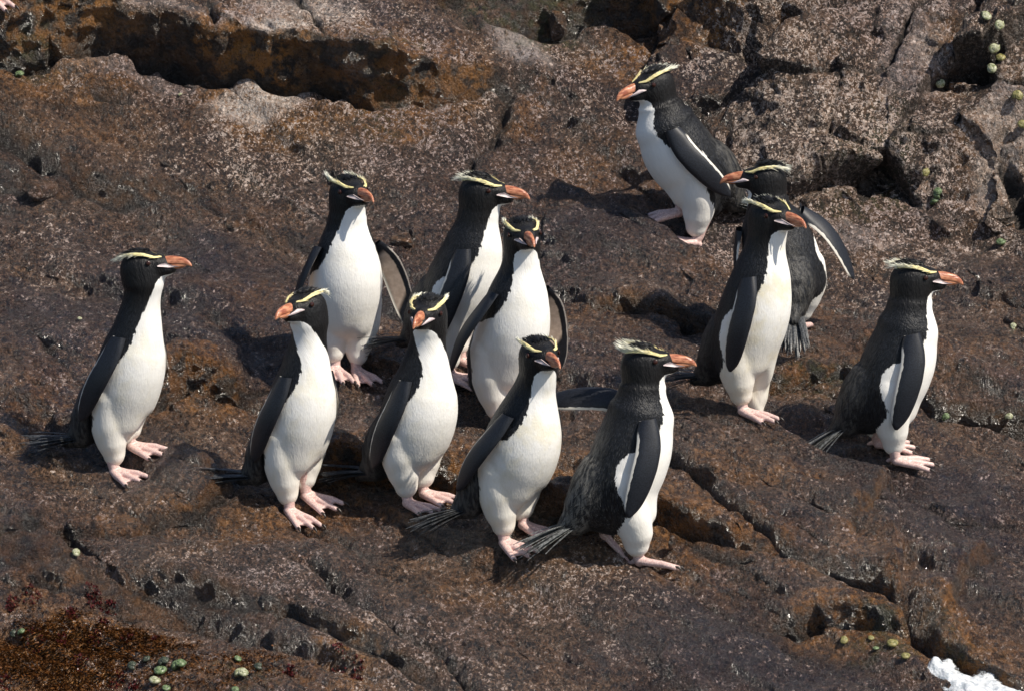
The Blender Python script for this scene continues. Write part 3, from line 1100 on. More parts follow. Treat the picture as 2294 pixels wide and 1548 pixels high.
MBEAK, MFLIP, MCREST = beak_material(), flipper_material(), crest_material()
MTAIL = simple_mat('tail_quill', (.018, .019, .022), .4, 180, .6, .4, second=(.09, .095, .10))
MTAILP = simple_mat('tail_quill_grey', (.05, .052, .055), .45, 180, .6, .4, second=(.30, .31, .30))
MCROWN = simple_mat('crown_feather', (.010, .010, .011), .5, 300, .5)


# --- shared meshes (head frame: origin at the middle of the head)
HC = np.array([0.0, 0.0, .515])


def section_loft(secs, n=16):
    """secs: (x, zc, half width, up, down)"""
    V, F = [], []
    for x_, zc, w_, up, dn in secs:
        x_ += .008
        up, dn, w_ = up * 1.12, dn * 1.05, w_ * .98
        for j in range(n):
            a = 2 * math.pi * j / n
            s_ = math.sin(a)
            V.append((x_, w_ * math.copysign(abs(math.cos(a)) ** .85, math.cos(a)), zc + (up if s_ > 0 else dn) * s_))
    m = len(secs)
    for i in range(m - 1):
        for j in range(n):
            F.append((i * n + j, i * n + (j + 1) % n, (i + 1) * n + (j + 1) % n, (i + 1) * n + j))
    F.append(tuple(range(n))[::-1])
    F.append(tuple((m - 1) * n + j for j in range(n)))
    return np.array(V), F


UP_V, UP_F = section_loft([(.038, .004, .016, .013, .004), (.050, .004, .0150, .0155, .005), (.060, .003, .0135, .0165, .005), (.072, .002, .0115, .0165, .005), (.086, .001, .0095, .0150, .0055),
                           (.100, -.001, .0075, .0125, .006), (.110, -.0035, .0060, .0100, .0065), (.118, -.007, .0045, .0065, .0060), (.1225, -.011, .0025, .0035, .0040), (.1235, -.0135, .0008, .001, .001)])
LO_V, LO_F = section_loft([(.040, -.004, .014, .004, .006), (.055, -.004, .0125, .004, .009), (.070, -.004, .0100, .003, .0105), (.085, -.005, .0078, .003, .0100), (.098, -.007, .0058, .003, .0075), (.107, -.0085, .0040, .002, .004), (.111, -.009, .0012, .0008, .001)])
ME_UP = mesh_np('upper_mandible', UP_V, UP_F, MBEAK, link=False)
ME_LO = mesh_np('lower_mandible', LO_V, LO_F, MBEAK, link=False)
ME_FOOT = mesh_np('foot', FV, FF, MFOOT, link=False)
CLAWS = [mesh_np('claw', *claw_mesh(.090, 0, 1, 0), MCLAW, link=False), mesh_np('claw', *claw_mesh(.078, -.036, .95, -.25), MCLAW, link=False), mesh_np('claw', *claw_mesh(.082, .032, .96, .22), MCLAW, link=False)]
ME_EYE = mesh_np('eye', *ball((0, 0, 0), (.0062, .0030, .0062), 16, 10), MEYE, link=False)


def gape(side):
    # wedge of bare pale skin from the corner of the mouth along the edge of the bill
    a = [(.050, .0290, .0015), (.058, .0262, .0045), (.067, .0205, .0058), (.077, .0158, .000)]
    b = [(.051, .0290, -.0005), (.062, .0250, -.0030), (.076, .0172, -.0072), (.103, .0098, -.0090)]
    c = [(.0505, .0294, .0005), (.061, .0262, .001), (.073, .0192, -.001), (.090, .0132, -.0052)]
    V, F = [], []
    for lay in (0, .0022):
        for row in (a, c, b):
            for p in row:
                V.append((p[0], side * (p[1] + lay + .0008), p[2] - .001))
    n = 4
    for o in (0, 12):
        for r_ in range(2):
            for j in range(3):
                q = (o + r_ * n + j, o + r_ * n + j + 1, o + (r_ + 1) * n + j + 1, o + (r_ + 1) * n + j)
                F.append(q if (o > 0) == (side > 0) else q[::-1])
    rim = [0, 1, 2, 3, 7, 11, 10, 9, 8, 4]
    for i in range(len(rim)):
        p_, q_ = rim[i], rim[(i + 1) % len(rim)]
        F.append((p_, q_, q_ + 12, p_ + 12))
    return V, F


ME_GAPE = {sd: mesh_np('gape_skin', *gape(sd), MSKIN, link=False) for sd in (-1, 1)}


def strands(roots, dirs, lens, wid, droop, rng, nseg=4):
    """thin tapering barbs as narrow two-sided blades"""
    V, F, A = [], [], []
    for p, d, L, dr in zip(roots, dirs, lens, droop):
        d = d / np.linalg.norm(d)
        side = np.cross(d, rng.normal(size=3))
        side /= np.linalg.norm(side)
        o = len(V)
        for i in range(nseg + 1):
            t = i / nseg
            c = p + d * L * t + np.array([0, 0, dr]) * L * t * t
            w_ = wid * (1 - t) ** .7 + .00015
            V.append(c + side * w_)
            V.append(c - side * w_)
            A += [t, t]
        for i in range(nseg):
            F.append((o + 2 * i, o + 2 * i + 1, o + 2 * i + 3, o + 2 * i + 2))
    return V, F, A


def make_crest(side, style, rng):
    """style: lift of the rear plume; path runs from the bill over the eye"""
    path = np.array([(.061, .0150, .0215), (.044, .0295, .0235), (.022, .0385, .0335), (.0, .0410, .0385), (-.022, .0375, .0400), (-.040, .0300, .0370)])
    path[:, 1] *= side
    tt = np.linspace(0, 5, 26)
    pp = np.stack([np.interp(tt, range(6), path[:, i]) for i in range(3)], -1)
    tg = norm(np.gradient(pp, axis=0))
    V, F, A = [], [], []
    # dense inner band
    nrm = norm(np.stack([pp[:, 0] * .2, side * np.ones(26) * .75, np.full(26, .65)], -1))
    bw = np.interp(tt, [0, .6, 2, 5], [.0018, .0042, .0052, .0038])
    cr = np.cross(tg, nrm)
    for i in range(26):
        for q, hgt in ((-1, 0), (-.5, .0022), (.5, .0022), (1, 0)):
            V.append(pp[i] + cr[i] * bw[i] * q + nrm[i] * (hgt + .0006))
            A.append(tt[i] / 5 * .35)
    for i in range(25):
        for j in range(3):
            F.append((i * 4 + j, i * 4 + j + 1, i * 4 + 5 + j, i * 4 + 4 + j))
    n = 260
    u = rng.random(n) ** .8 * 4.95 + .02
    rt = np.stack([np.interp(u, tt, pp[:, i]) for i in range(3)], -1) + rng.normal(size=(n, 3)) * [.001, .0012, .0014]
    dr = np.stack([np.interp(u, tt, tg[:, i]) for i in range(3)], -1)
    nn = np.stack([np.interp(u, tt, nrm[:, i]) for i in range(3)], -1)
    k_ = np.clip((u - 2.0) / 3, 0, 1)[:, None]
    lift = np.array([-.55, side * .10, style])[None]
    dr = dr + nn * .10 + k_ * lift + rng.normal(size=(n, 3)) * .10
    ln = np.interp(u, [0, 2, 4, 5], [.010, .017, .029, .032]) * (.7 + .5 * rng.random(n))
    v, f, a = strands(rt, dr, ln, .0007, -.12 + .3 * style + rng.normal(size=n) * .10, rng)
    o = len(V)
    V += list(v)
    F += [tuple(i + o for i in q) for q in f]
    A += [.2 + .8 * np.clip(np.repeat(u, 10)[i] / 5 * .55 + .5 * a[i] * min(1, u[i // 10] / 3), 0, 1) for i in range(len(a))]
    me = mesh_np('crest', np.array(V), F, MCREST, link=False)
    vattr(me, 'along', np.array(A), 'FLOAT')
    return me


def make_crown(rng):
    n = 420
    a = rng.random(n) * 2 * math.pi
    r_ = np.sqrt(rng.random(n))
    x_ = -.006 + .042 * r_ * np.cos(a)
    y_ = .030 * r_ * np.sin(a)
    z_ = .052 * np.sqrt(np.clip(1 - ((x_ + .002) / .062) ** 2 - (y_ / .052) ** 2, 0.05, 1)) - .0015
    d = np.stack([-.9 + .2 * rng.normal(size=n), .12 * rng.normal(size=n) + y_ * 6, .34 + .16 * rng.normal(size=n)], -1)
    V, F, A = strands(np.stack([x_, y_, z_], -1), d, .009 + .010 * rng.random(n), .0009, np.full(n, -.2), rng, 3)
    return mesh_np('crown_feathers', np.array(V), F, MCROWN, link=False)


CRESTS = {}
for kk, stl in (('low', -.10), ('mid', .32), ('high', .85)):
    for sd in (-1, 1):
        CRESTS[kk, sd] = make_crest(sd, stl, np.random.default_rng(40 + sd + int(stl * 10)))
ME_CROWN = make_crown(np.random.default_rng(3))


def make_flipper(side, L=.245):
    ns, nt_ = 34, 14
    s_ = np.linspace(0, 1, ns)
    le = np.interp(s_, [0, .08, .18, .30, .50, .70, .85, .95, 1], [.016, .022, .028, .031, .027, .017, .006, -.006, -.018])
    te = np.interp(s_, [0, .10, .22, .35, .50, .70, .85, .95, 1], [-.020, -.024, -.023, -.025, -.030, -.035, -.036, -.033, -.024])
    for _ in range(2):
        le[1:-1] = (le[:-2] + 2 * le[1:-1] + le[2:]) / 4
        te[1:-1] = (te[:-2] + 2 * te[1:-1] + te[2:]) / 4
    le, te = le * 1.14, te * 1.14
    bow = .020 * np.sin(np.pi * np.clip(s_ * 1.05, 0, 1)) - .006 * s_ ** 2
    th = np.interp(s_, [0, .2, .6, 1], [.0125, .0085, .0055, .0022])
    V, C = [], []
    for i in range(ns):
        for face in (1, 0):
            for j in range(nt_):
                t = j / (nt_ - 1)
                tt_ = .5 - .5 * math.cos(math.pi * t)
                x_ = le[i] + (te[i] - le[i]) * tt_
                prof = math.sqrt(max(0, 1 - (2 * tt_ - .86) ** 2 / 1.3)) if tt_ < .95 else .25
                prof *= min(1, (tt_ + .0) * 7 + .0) ** .5 * min(1, (1 - tt_) * 6) ** .5
                yy = bow[i] + (th[i] * prof if face else -th[i] * .6 * prof) + .003 * math.sin(t * math.pi)
                z_ = -L * s_[i] - .012 * (tt_ - .5) * (1 - s_[i])
                if i == ns - 1:
                    yy = bow[i]
                V.append((x_, side * yy, z_))
                C.append((tt_, s_[i], float(face)))
    F = []
    row = 2 * nt_
    for i in range(ns - 1):
        for fc in (0, 1):
            o = fc * nt_
            for j in range(nt_ - 1):
                q = (i * row + o + j, i * row + o + j + 1, (i + 1) * row + o + j + 1, (i + 1) * row + o + j)
                F.append(q if (fc == 0) == (side > 0) else q[::-1])
    me = mesh_np('flipper', np.array(V), F, MFLIP, link=False)
    vattr(me, 'chart', np.array(C), 'FLOAT_VECTOR')
    return me


ME_FLIP = {sd: make_flipper(sd) for sd in (-1, 1)}


def make_tail(rng, mat, L=.165):
    V, F = [], []
    n = 34
    for i in range(n):
        u = (i + .5) / n * 2 - 1
        yaw = u * .22 + rng.normal() * .035
        pit = rng.normal() * .07 - .05 * abs(u) + (i % 2) * .07
        ln = L * (1 - .3 * abs(u)) * (.85 + .25 * rng.random())
        d = np.array([-math.cos(yaw) * math.cos(pit), math.sin(yaw), math.sin(pit)])
        p0 = np.array([.02, u * .022, .004 * (i % 2) + .004 * (1 - u * u)])
        sdv = norm(np.cross(d, [0, 0, 1.0]))
        up = norm(np.cross(sdv, d))
        o = len(V)
        ts = [0, .3, .6, .85, 1]
        ws = [.0045, .0058, .0052, .0034, .0008]
        for t, w_ in zip(ts, ws):
            c = p0 + d * ln * t + np.array([0, 0, -.012 * t * t])
            V += [c + sdv * w_, c + up * .0011, c - sdv * w_, c - up * .0006]
        for k_ in range(4):
            for j in range(4):
                F.append((o + k_ * 4 + j, o + k_ * 4 + (j + 1) % 4, o + (k_ + 1) * 4 + (j + 1) % 4, o + (k_ + 1) * 4 + j))
    return mesh_np('tail', np.array(V), F, mat, link=False, smooth=False)


TAILS = [make_tail(np.random.default_rng(90 + i), MTAILP if i == 2 else MTAIL) for i in range(3)]


# --- the pose
class Pose:
    def __init__(s, lean=12, side=0, neck=0, head=0, yaw=0, stretch=1.0, fat=1.0, scale=1.0, roll=0, hips=0.0, tall=1.0):
        n = 601
        s.g = np.linspace(0, .62, n)
        g = s.g
        ln = rad(lean)
        th = ln * sstep(g, .075 + hips, .21)
        th = th + (rad(neck) - ln) * sstep(g, .34, .44) + (rad(head) - rad(neck)) * sstep(g, .45, .49)
        sd = rad(side) * sstep(g, .075, .21) + (rad(roll) - rad(side)) * sstep(g, .38, .49)
        s.q = 1 + (stretch - 1) * sstep(g, .33, .39) * (1 - sstep(g, .455, .475))
        s.q = s.q * (1 + (tall - 1) * sstep(g, .09, .15) * (1 - sstep(g, .455, .475)))
        D = np.stack([np.sin(th) * np.cos(sd), np.sin(sd), np.cos(th) * np.cos(sd)], -1)
        s.C = np.concatenate([[[0, 0, 0]], np.cumsum((D[1:] + D[:-1]) / 2 * (s.q[1:] + s.q[:-1])[:, None] / 2 * np.diff(g)[:, None], axis=0)])
        X = np.stack([np.cos(th), 0 * th, -np.sin(th)], -1)
        X = norm(X - D * (X * D).sum(-1, keepdims=True))
        s.D, s.X, s.Y = D, X, np.cross(D, X)
        s.tw = rad(yaw) * sstep(g, .385, .49)
        s.rs = np.maximum(s.q, .5) ** -.38 * (1 + (fat - 1) * (1 - sstep(g, .34, .42)))
        s.scale = scale

    def at(s, P):
        P = np.atleast_2d(np.asarray(P, float))
        z_ = np.clip(P[:, 2], 0, .62)
        I = lambda a: np.interp(z_, s.g, a)
        I3 = lambda A: np.stack([I(A[:, i]) for i in range(3)], -1)
        r_ = I(s.rs)
        t = I(s.tw)
        x_ = P[:, 0] * r_
        y_ = P[:, 1] * r_
        xr = x_ * np.cos(t) - y_ * np.sin(t)
        yr = x_ * np.sin(t) + y_ * np.cos(t)
        out = I3(s.C) + xr[:, None] * norm(I3(s.X)) + yr[:, None] * norm(I3(s.Y)) + np.minimum(P[:, 2], 0)[:, None] * [[0, 0, 1]]
        return out * s.scale

    def frame(s, p, rigid=False):
        """4x4 matrix of the local frame at canonical point p (unit length axes)"""
        i = int(round(p[2] / .62 * 600))
        X, Y, D = s.X[i], s.Y[i], s.D[i]
        t = s.tw[i]
        X2 = X * math.cos(t) + Y * math.sin(t)
        Y2 = -X * math.sin(t) + Y * math.cos(t)
        o = s.at(p)[0]
        M = Matrix(((X2[0], Y2[0], D[0], o[0]), (X2[1], Y2[1], D[1], o[1]), (X2[2], Y2[2], D[2], o[2]), (0, 0, 0, 1)))
        return M


def blades(rng, n, lo=.006, hi=.011):
    """short feather tips lying over the canonical body: roots, directions and widths"""
    f = BF
    tri = f[rng.integers(0, len(f), n)]
    w_ = rng.dirichlet([1, 1, 1, 1], n)
    p = (BV[tri] * w_[..., None]).sum(1)
    nn = norm((BN[tri] * w_[..., None]).sum(1))
    head = sstep(p[:, 2], .46, .50)[:, None]
    down = np.array([0, 0, -1.0]) * (1 - head) + np.array([-.85, 0, .1]) * head
    low = (sstep(-p[:, 0], .04, .09) * (1 - sstep(p[:, 2], .14, .2)))[:, None]
    down = down * (1 - low) + np.array([-.8, 0, -.45]) * low
    d = down - nn * (down * nn).sum(1, keepdims=True)
    wm_ = sstep(white_mask(p), -.02, .02)[:, None]
    d = norm(d) + nn * (.05 + .08 * rng.random((n, 1))) * (1 - .75 * wm_) + rng.normal(size=(n, 3)) * .08 * (1 - .7 * wm_)
    L = (lo + (hi - lo) * rng.random((n, 1))) * (1 - .45 * head) * (1 + .6 * low)
    sd = norm(np.cross(d, nn))
    wd = .0010 + .0006 * rng.random((n, 1))
    a = p - nn * .0006 + sd * wd
    b = p - nn * .0006 - sd * wd
    c = p + d * L
    fl = ((np.cross(b - a, c - a) * nn).sum(1) < 0)[:, None]
    a, b = np.where(fl, b, a), np.where(fl, a, b)
    V = np.stack([a, b, c], 1).reshape(-1, 3)
    m = np.repeat(white_mask(p), 3)
    rest = np.repeat(p, 3, axis=0)
    nrm = np.repeat(nn, 3, axis=0)
    return V, m, rest, nrm


BL_V, BL_M, BL_R, BL_N = blades(np.random.default_rng(5), 9000)


def fit(spec, org):
    """solve lean / side lean / size so that the head stands where it does in the photograph"""
    hd = rad(spec['heading'])
    R = np.array([[math.cos(hd), -math.sin(hd), 0], [math.sin(hd), math.cos(hd), 0], [0, 0, 1]])
    tgt = np.array(spec['skull'], float)
    pr = np.array([spec.get('lean', 12), spec.get('side', 0), spec.get('tall', .97)])
    sg = np.array([5.0, 2.5, .12])

    def make(v):
        return Pose(lean=v[0], side=v[1], neck=spec.get('neck', 0), head=spec.get('head', 0), yaw=spec['yaw'], stretch=spec.get('stretch', 1), fat=spec.get('fat', 1), scale=spec.get('size', .94), tall=v[2], hips=spec.get('hips', 0))

    def res(v):
        p = org + R @ make(v).at(HC)[0]
        a = np.array(to_px(p)) - tgt
        return np.concatenate([a / 2.0, (v - pr) / sg])

    v = pr.copy()
    for _ in range(8):
        r0 = res(v)
        J = np.stack([(res(v + e) - r0) / e.sum() for e in np.diag([.5, .5, .01])], 1)
        v = v - np.linalg.solve(J.T @ J, J.T @ r0)
    print(spec['name'], 'lean %.1f side %.1f tall %.3f' % tuple(v), 'err', res(v)[:2].round(1))
    return make(v)


def flip_frame(pose, side, spread, sweep, twist, back=0, root=(.004, .078, .365)):
    M = pose.frame((root[0], side * root[1], root[2]))
    R = Matrix.Rotation(rad(side * back), 4, 'Z') @ Matrix.Rotation(rad(-sweep), 4, 'Y') @ Matrix.Rotation(rad(side * spread), 4, 'X') @ Matrix.Rotation(rad(side * twist), 4, 'Z')
    return M @ R


def penguin(spec):
    loc, nor = ground_px(*spec['feet'])
    org = np.array(loc) + np.array([0, 0, spec.get('rise', 0)])
    hd = rad(spec['heading'])
    pose = fit(spec, org)
    sc_ = pose.scale
    t = empty('penguin', org, hd, spec['label'], 'penguin', 'crested penguins standing on the wet rock')
    legs = {}
    for side in (-1, 1):
        L = spec.get('legs', {}).get(side, {})
        fx, fy = .020 + L.get('dx', 0), side * .031 + L.get('dy', 0)
        c, s_ = math.cos(hd), math.sin(hd)
        zs = []
        for ax, ay in ((0, 0), (.07, 0), (.04, .03), (.04, -.03)):
            lx, ly = (fx + ax) * sc_, (fy + ay) * sc_
            zs.append(ground_z(org[0] + c * lx - s_ * ly, org[1] + s_ * lx + c * ly) - org[2])
        pit = math.atan2(zs[1] - zs[0], .07 * sc_)
        rol = math.atan2(zs[2] - zs[3], .06 * sc_)
        dz = max(min(zs[0], .05), -.06) + L.get('dz', 0)
        legs[side] = (fx, fy, dz, L)
        fo = bpy.data.objects.new('foot', ME_FOOT)
        COL.objects.link(fo)
        fo.parent = t
        tilt = Matrix(((1, 0, 0, 0), (0, 1, 0, 0), (math.tan(max(min(pit, .5), -.5)), math.tan(max(min(rol, .4), -.4)), 1, 0), (0, 0, 0, 1)))     # the sole lies along the rock, the shank stays upright
        M = Matrix.Translation((fx * sc_, fy * sc_, dz - .001)) @ tilt @ Matrix.Rotation(rad(L.get('yaw', side * 6)), 4, 'Z') @ Matrix.Rotation(rad(L.get('pitch', 0)), 4, 'Y') @ Matrix.Scale(sc_ * 1.02, 4)
        fo.matrix_local = M
        for cm in CLAWS:
            co_ = bpy.data.objects.new('claw', cm)
            COL.objects.link(co_)
            co_.parent = fo

    ty = rad(spec.get('tailyaw', 0))

    def legshift(Vc, Pp):
        out = Pp.copy()
        sw = ty * sstep(-Vc[:, 0], .02, .10) * (1 - sstep(Vc[:, 2], .12, .25))
        cx_, cy_ = out[:, 0].copy(), out[:, 1].copy()
        out[:, 0] = cx_ * np.cos(sw) - cy_ * np.sin(sw)
        out[:, 1] = cx_ * np.sin(sw) + cy_ * np.cos(sw)
        for side in (-1, 1):
            fx, fy, dz, L = legs[side]
            w_ = sstep(side * Vc[:, 1], -.012, .03) * (1 - sstep(Vc[:, 2], .075, .185)) * (1 - sstep(-Vc[:, 0], .045, .085))
            out += w_[:, None] * np.array([[L.get('dx', 0) * sc_, L.get('dy', 0) * sc_, dz]])
        return out

    bv = legshift(BV, pose.at(BV))
    body = mesh_np('body', bv, BF, MBODY, t)
    vattr(body.data, 'white', BM, 'FLOAT')
    vattr(body.data, 'rest', BV + spec['seed'] * .37, 'FLOAT_VECTOR') if False else vattr(body.data, 'rest', BV, 'FLOAT_VECTOR')
    body['speckle'] = float(spec.get('speckle', .12))
    body['cream'] = float(spec.get('cream', .5))
    pv = legshift(BL_R, pose.at(BL_R)) + (pose.at(BL_V) - pose.at(BL_R))
    pl = mesh_np('feathers', pv, np.arange(len(pv)).reshape(-1, 3), MBODY, t, smooth=False)
    vattr(pl.data, 'white', BL_M, 'FLOAT')
    vattr(pl.data, 'rest', BL_R, 'FLOAT_VECTOR')
    pl['speckle'] = float(spec.get('speckle', .12))
    pl['cream'] = float(spec.get('cream', .5))
    pl['kind'] = 'stuff'
    # shade the feather tips with the body's own curvature
    e = .002
    pn = norm(pose.at(BL_R + BL_N * e) - pose.at(BL_R))
    pl.data.normals_split_custom_set_from_vertices(pn.tolist())
    # head furniture
    HM = pose.frame(HC)
    SM = Matrix.Scale(sc_, 4)

    def put(name, me, M):
        o = bpy.data.objects.new(name, me)
        COL.objects.link(o)
        o.parent = t
        o.matrix_local = M @ SM
        return o
    bk = put('beak', ME_UP, HM)
    lo = bpy.data.objects.new('lower_mandible', ME_LO)
    COL.objects.link(lo)
    lo.parent = bk
    st_ = spec.get('crest', 'mid')
    for side in (-1, 1):
        put('gape_skin', ME_GAPE[side], HM)
        put('eye', ME_EYE, HM @ Matrix.Translation(Vector((.031, side * .0425, .011)) * sc_) @ Matrix.Rotation(rad(-side * 14), 4, 'Z'))
        put('crest', CRESTS[st_, side], HM)
        put('flipper', ME_FLIP[side], flip_frame(pose, side, *spec.get('flip', {}).get(side, (8, 3, 0))))
    put('crown_feathers', ME_CROWN, HM)
    TM = pose.frame((-.130, 0, .072))
    TM = Matrix.Rotation(ty, 4, 'Z') @ Matrix.Translation(TM.translation) @ Matrix.Rotation(rad(-spec.get('tail', 14)), 4, 'Y')
    put('tail', TAILS[spec.get('tailmesh', 0)], TM)
    tp = t.matrix_basis @ TM @ Vector((-.14, 0, 0))
    for nm, q in (('beak', HM @ Vector((.12 * sc_, 0, -.005 * sc_))), ('tail', TM @ Vector((-.14 * sc_, 0, -.01)))):
        w_ = np.array(Matrix.Translation(org) @ Matrix.Rotation(hd, 4, 'Z') @ q)
        print('   ', nm, np.round(to_px(w_)))
    return t


BIRDS = [
    dict(name='P13', feet=(-16, -22), skull=(-40, -433), heading=-52, yaw=10, stretch=1.0, lean=8, neck=4, crest='mid', tail=8, seed=13, cream=.3,
         label='penguin standing outside the top left corner, only its pink toes in view'),
    dict(name='P1', fat=.87, feet=(268, 1047), skull=(318, 602), heading=-40, yaw=28, stretch=1.3, lean=8, neck=10, head=-12, crest='low', tail=2, tailyaw=36, seed=1, cream=.4, 
         label='slender penguin at the far left of the group, gazing right', flip={-1: (10, -4, 0), 1: (8, 0, 0)}),
    dict(name='P2', fat=.86, feet=(658, 1132), skull=(688, 692), heading=-46, yaw=-80, stretch=1.3, lean=8, neck=4, head=-10, crest='low', tail=0, tailyaw=40, seed=2, cream=.45, tailmesh=1,
         label='front row penguin with feet pointing right but head turned left', flip={-1: (8, -6, 0), 1: (6, 0, 0)}),
    dict(name='P3', feet=(770, 828), skull=(779, 437), heading=-70, yaw=12, stretch=1.0, lean=6, neck=4, head=-5, crest='high', tail=10, seed=3, cream=.2, fat=.91,
         label='penguin facing the viewer with one flipper held out showing its tan underside', flip={-1: (15, 0, 10), 1: (31, 4, 66)}),
    dict(name='P4', fat=.88, feet=(1008, 828), skull=(1076, 432), heading=-22, yaw=10, stretch=1.0, lean=14, neck=8, crest='mid', tail=8, seed=4, cream=.2,
         label='penguin with its bill pointing right standing just behind the front-facing bird', flip={-1: (8, 7, 0), 1: (8, 0, 0)}),
    dict(name='P5', feet=(1130, 942), skull=(1169, 532), heading=-56, yaw=-20, head=-4, stretch=1.0, lean=8, neck=4, crest='mid', tail=8, seed=5, cream=.25, fat=.92,
         label='broad white-breasted penguin staring straight at the viewer from the second row', flip={-1: (18, -8, 18), 1: (30, 0, 60)}),
    dict(name='P6', fat=.90, feet=(922, 1128), skull=(960, 706), heading=-42, yaw=-64, stretch=1.3, lean=8, neck=4, crest='mid', tail=4, tailyaw=22, seed=6, cream=.3, tailmesh=1,
         label='front row penguin between two others, bill turned down towards the left', flip={-1: (8, -4, 0), 1: (6, 0, 0)}),
    dict(name='P7', fat=.92, feet=(1142, 1204), skull=(1206, 800), heading=-46, yaw=-20, stretch=1.1, lean=12, neck=16, head=-3, crest='mid', tail=14, tailyaw=52, seed=7, cream=.6, tailmesh=0,
         label='foremost penguin of the group standing tall with both feet side by side', flip={-1: (13, -10, 14), 1: (6, 0, 0)}),
    dict(name='P8', feet=(1384, 1240), skull=(1441, 815), heading=10, yaw=-12, head=-4, stretch=.75, lean=15, neck=4, crest='high', tail=22, seed=8, speckle=.38, cream=.1, tailmesh=2, fat=.95,
         label='dark backed penguin striding right with one flipper swept back behind it',
         legs={1: dict(dx=-.055, dz=.012, pitch=38, yaw=0), -1: dict(dx=.03, pitch=-8, yaw=-6)}, flip={-1: (9, 6, 0), 1: (84, 0, 62, 66)}),
    dict(name='P9', fat=.90, feet=(1664, 916), skull=(1721, 487), heading=-30, yaw=-15, stretch=1.0, lean=11, neck=8, crest='mid', tail=4, seed=9, speckle=.12, cream=.75, tailmesh=0,
         label='cream bellied penguin overlapping the one behind it, right of the middle', flip={-1: (8, 9, 0), 1: (6, 0, 0)}),
    dict(name='P10', feet=(1768, 748), skull=(1716, 402), heading=92, yaw=86, stretch=.8, lean=4, side=8, size=.88, neck=0, crest='low', tail=40, seed=10, cream=.2, tailmesh=0,
         label='half hidden penguin with its back turned, bill left, one flipper raised right', flip={-1: (27, 8, 34), 1: (12, 0, 0)}),
    dict(name='P11', fat=.90, feet=(1562, 520), skull=(1468, 192), heading=192, yaw=20, stretch=.75, lean=32, neck=14, head=10, crest='mid', tail=10, seed=11, speckle=.15, cream=.05, tailmesh=2,
         label='hunched penguin walking left on its own at the top of the rock', legs={-1: dict(dx=.03, dy=.02, dz=.045, pitch=14), 1: dict(dx=.0)}, flip={1: (6, -8, 0), -1: (22, -16, 0)}),
    dict(name='P12', fat=.88, feet=(1980, 1024), skull=(2043, 627), heading=4, yaw=-2, stretch=.85, lean=15, neck=4, crest='mid', tail=34, seed=12, speckle=.12, cream=.1, tailmesh=2,
         label='penguin at the far right of the group in full side view with a pale tail', legs={1: dict(dx=-.03, yaw=4), -1: dict(dx=.01, yaw=-2)}, flip={-1: (8, 10, 0), 1: (8, 0, 0)}),
]
PENGUINS = [penguin(b_) for b_ in BIRDS]
print('birds done', time.time() - _T0)
# DETAILS-BEGIN


# ------------------------------------------------------------------ sea snails and limpets clinging to the rock
def snail_mesh():
    V, F = [], []
    n, m = 64, 12
    for i in range(n):
        t = i / (n - 1)
        a = t * 3.0 * 2 * math.pi
        g_ = math.exp(1.15 * (t - 1) * 1.7)
        R_ = .0125 * g_
        r_ = .0118 * g_ * (1 if t < .97 else .9)
        zc = .020 * (1 - g_) + .008
        for j in range(m):
            b = 2 * math.pi * j / m
            rr = r_ * (1 + .07 * math.cos(5 * b) + .05 * math.sin(a * 5))
            V.append(((R_ + rr * math.cos(b)) * math.cos(a), (R_ + rr * math.cos(b)) * math.sin(a), zc + rr * .95 * math.sin(b)))
    for i in range(n - 1):
        for j in range(m):
            F.append((i * m + j, (i + 1) * m + j, (i + 1) * m + (j + 1) % m, i * m + (j + 1) % m))
    F.append(tuple(range(m)))
    F.append(tuple((n - 1) * m + j for j in range(m))[::-1])
    return V, F


def snail_mat(name, a, b_, c_):
    m, nt, b = new_mat(name)
    k = NB(nt)
    co = k.n('TexCoord').outputs['Object']
    n1 = k.noise(co, 130, 4, .65)
    n2 = k.noise(co, 380, 3, .6)
    col = k.mix(k.rng(n1, .40, .58), a, b_)
    col = k.mix(k.math('MULTIPLY', k.rng(n2, .52, .64), .7), col, c_)
    k.setin(b.inputs['Base Color'], col)
    b.inputs['Roughness'].default_value = .35
    bp = k.n('Bump')
    bp.inputs['Strength'].default_value = .6
    bp.inputs['Distance'].default_value = .002
    k.link(n1, bp.inputs['Height'])
    k.link(bp.outputs[0], b.inputs['Normal'])
    return m


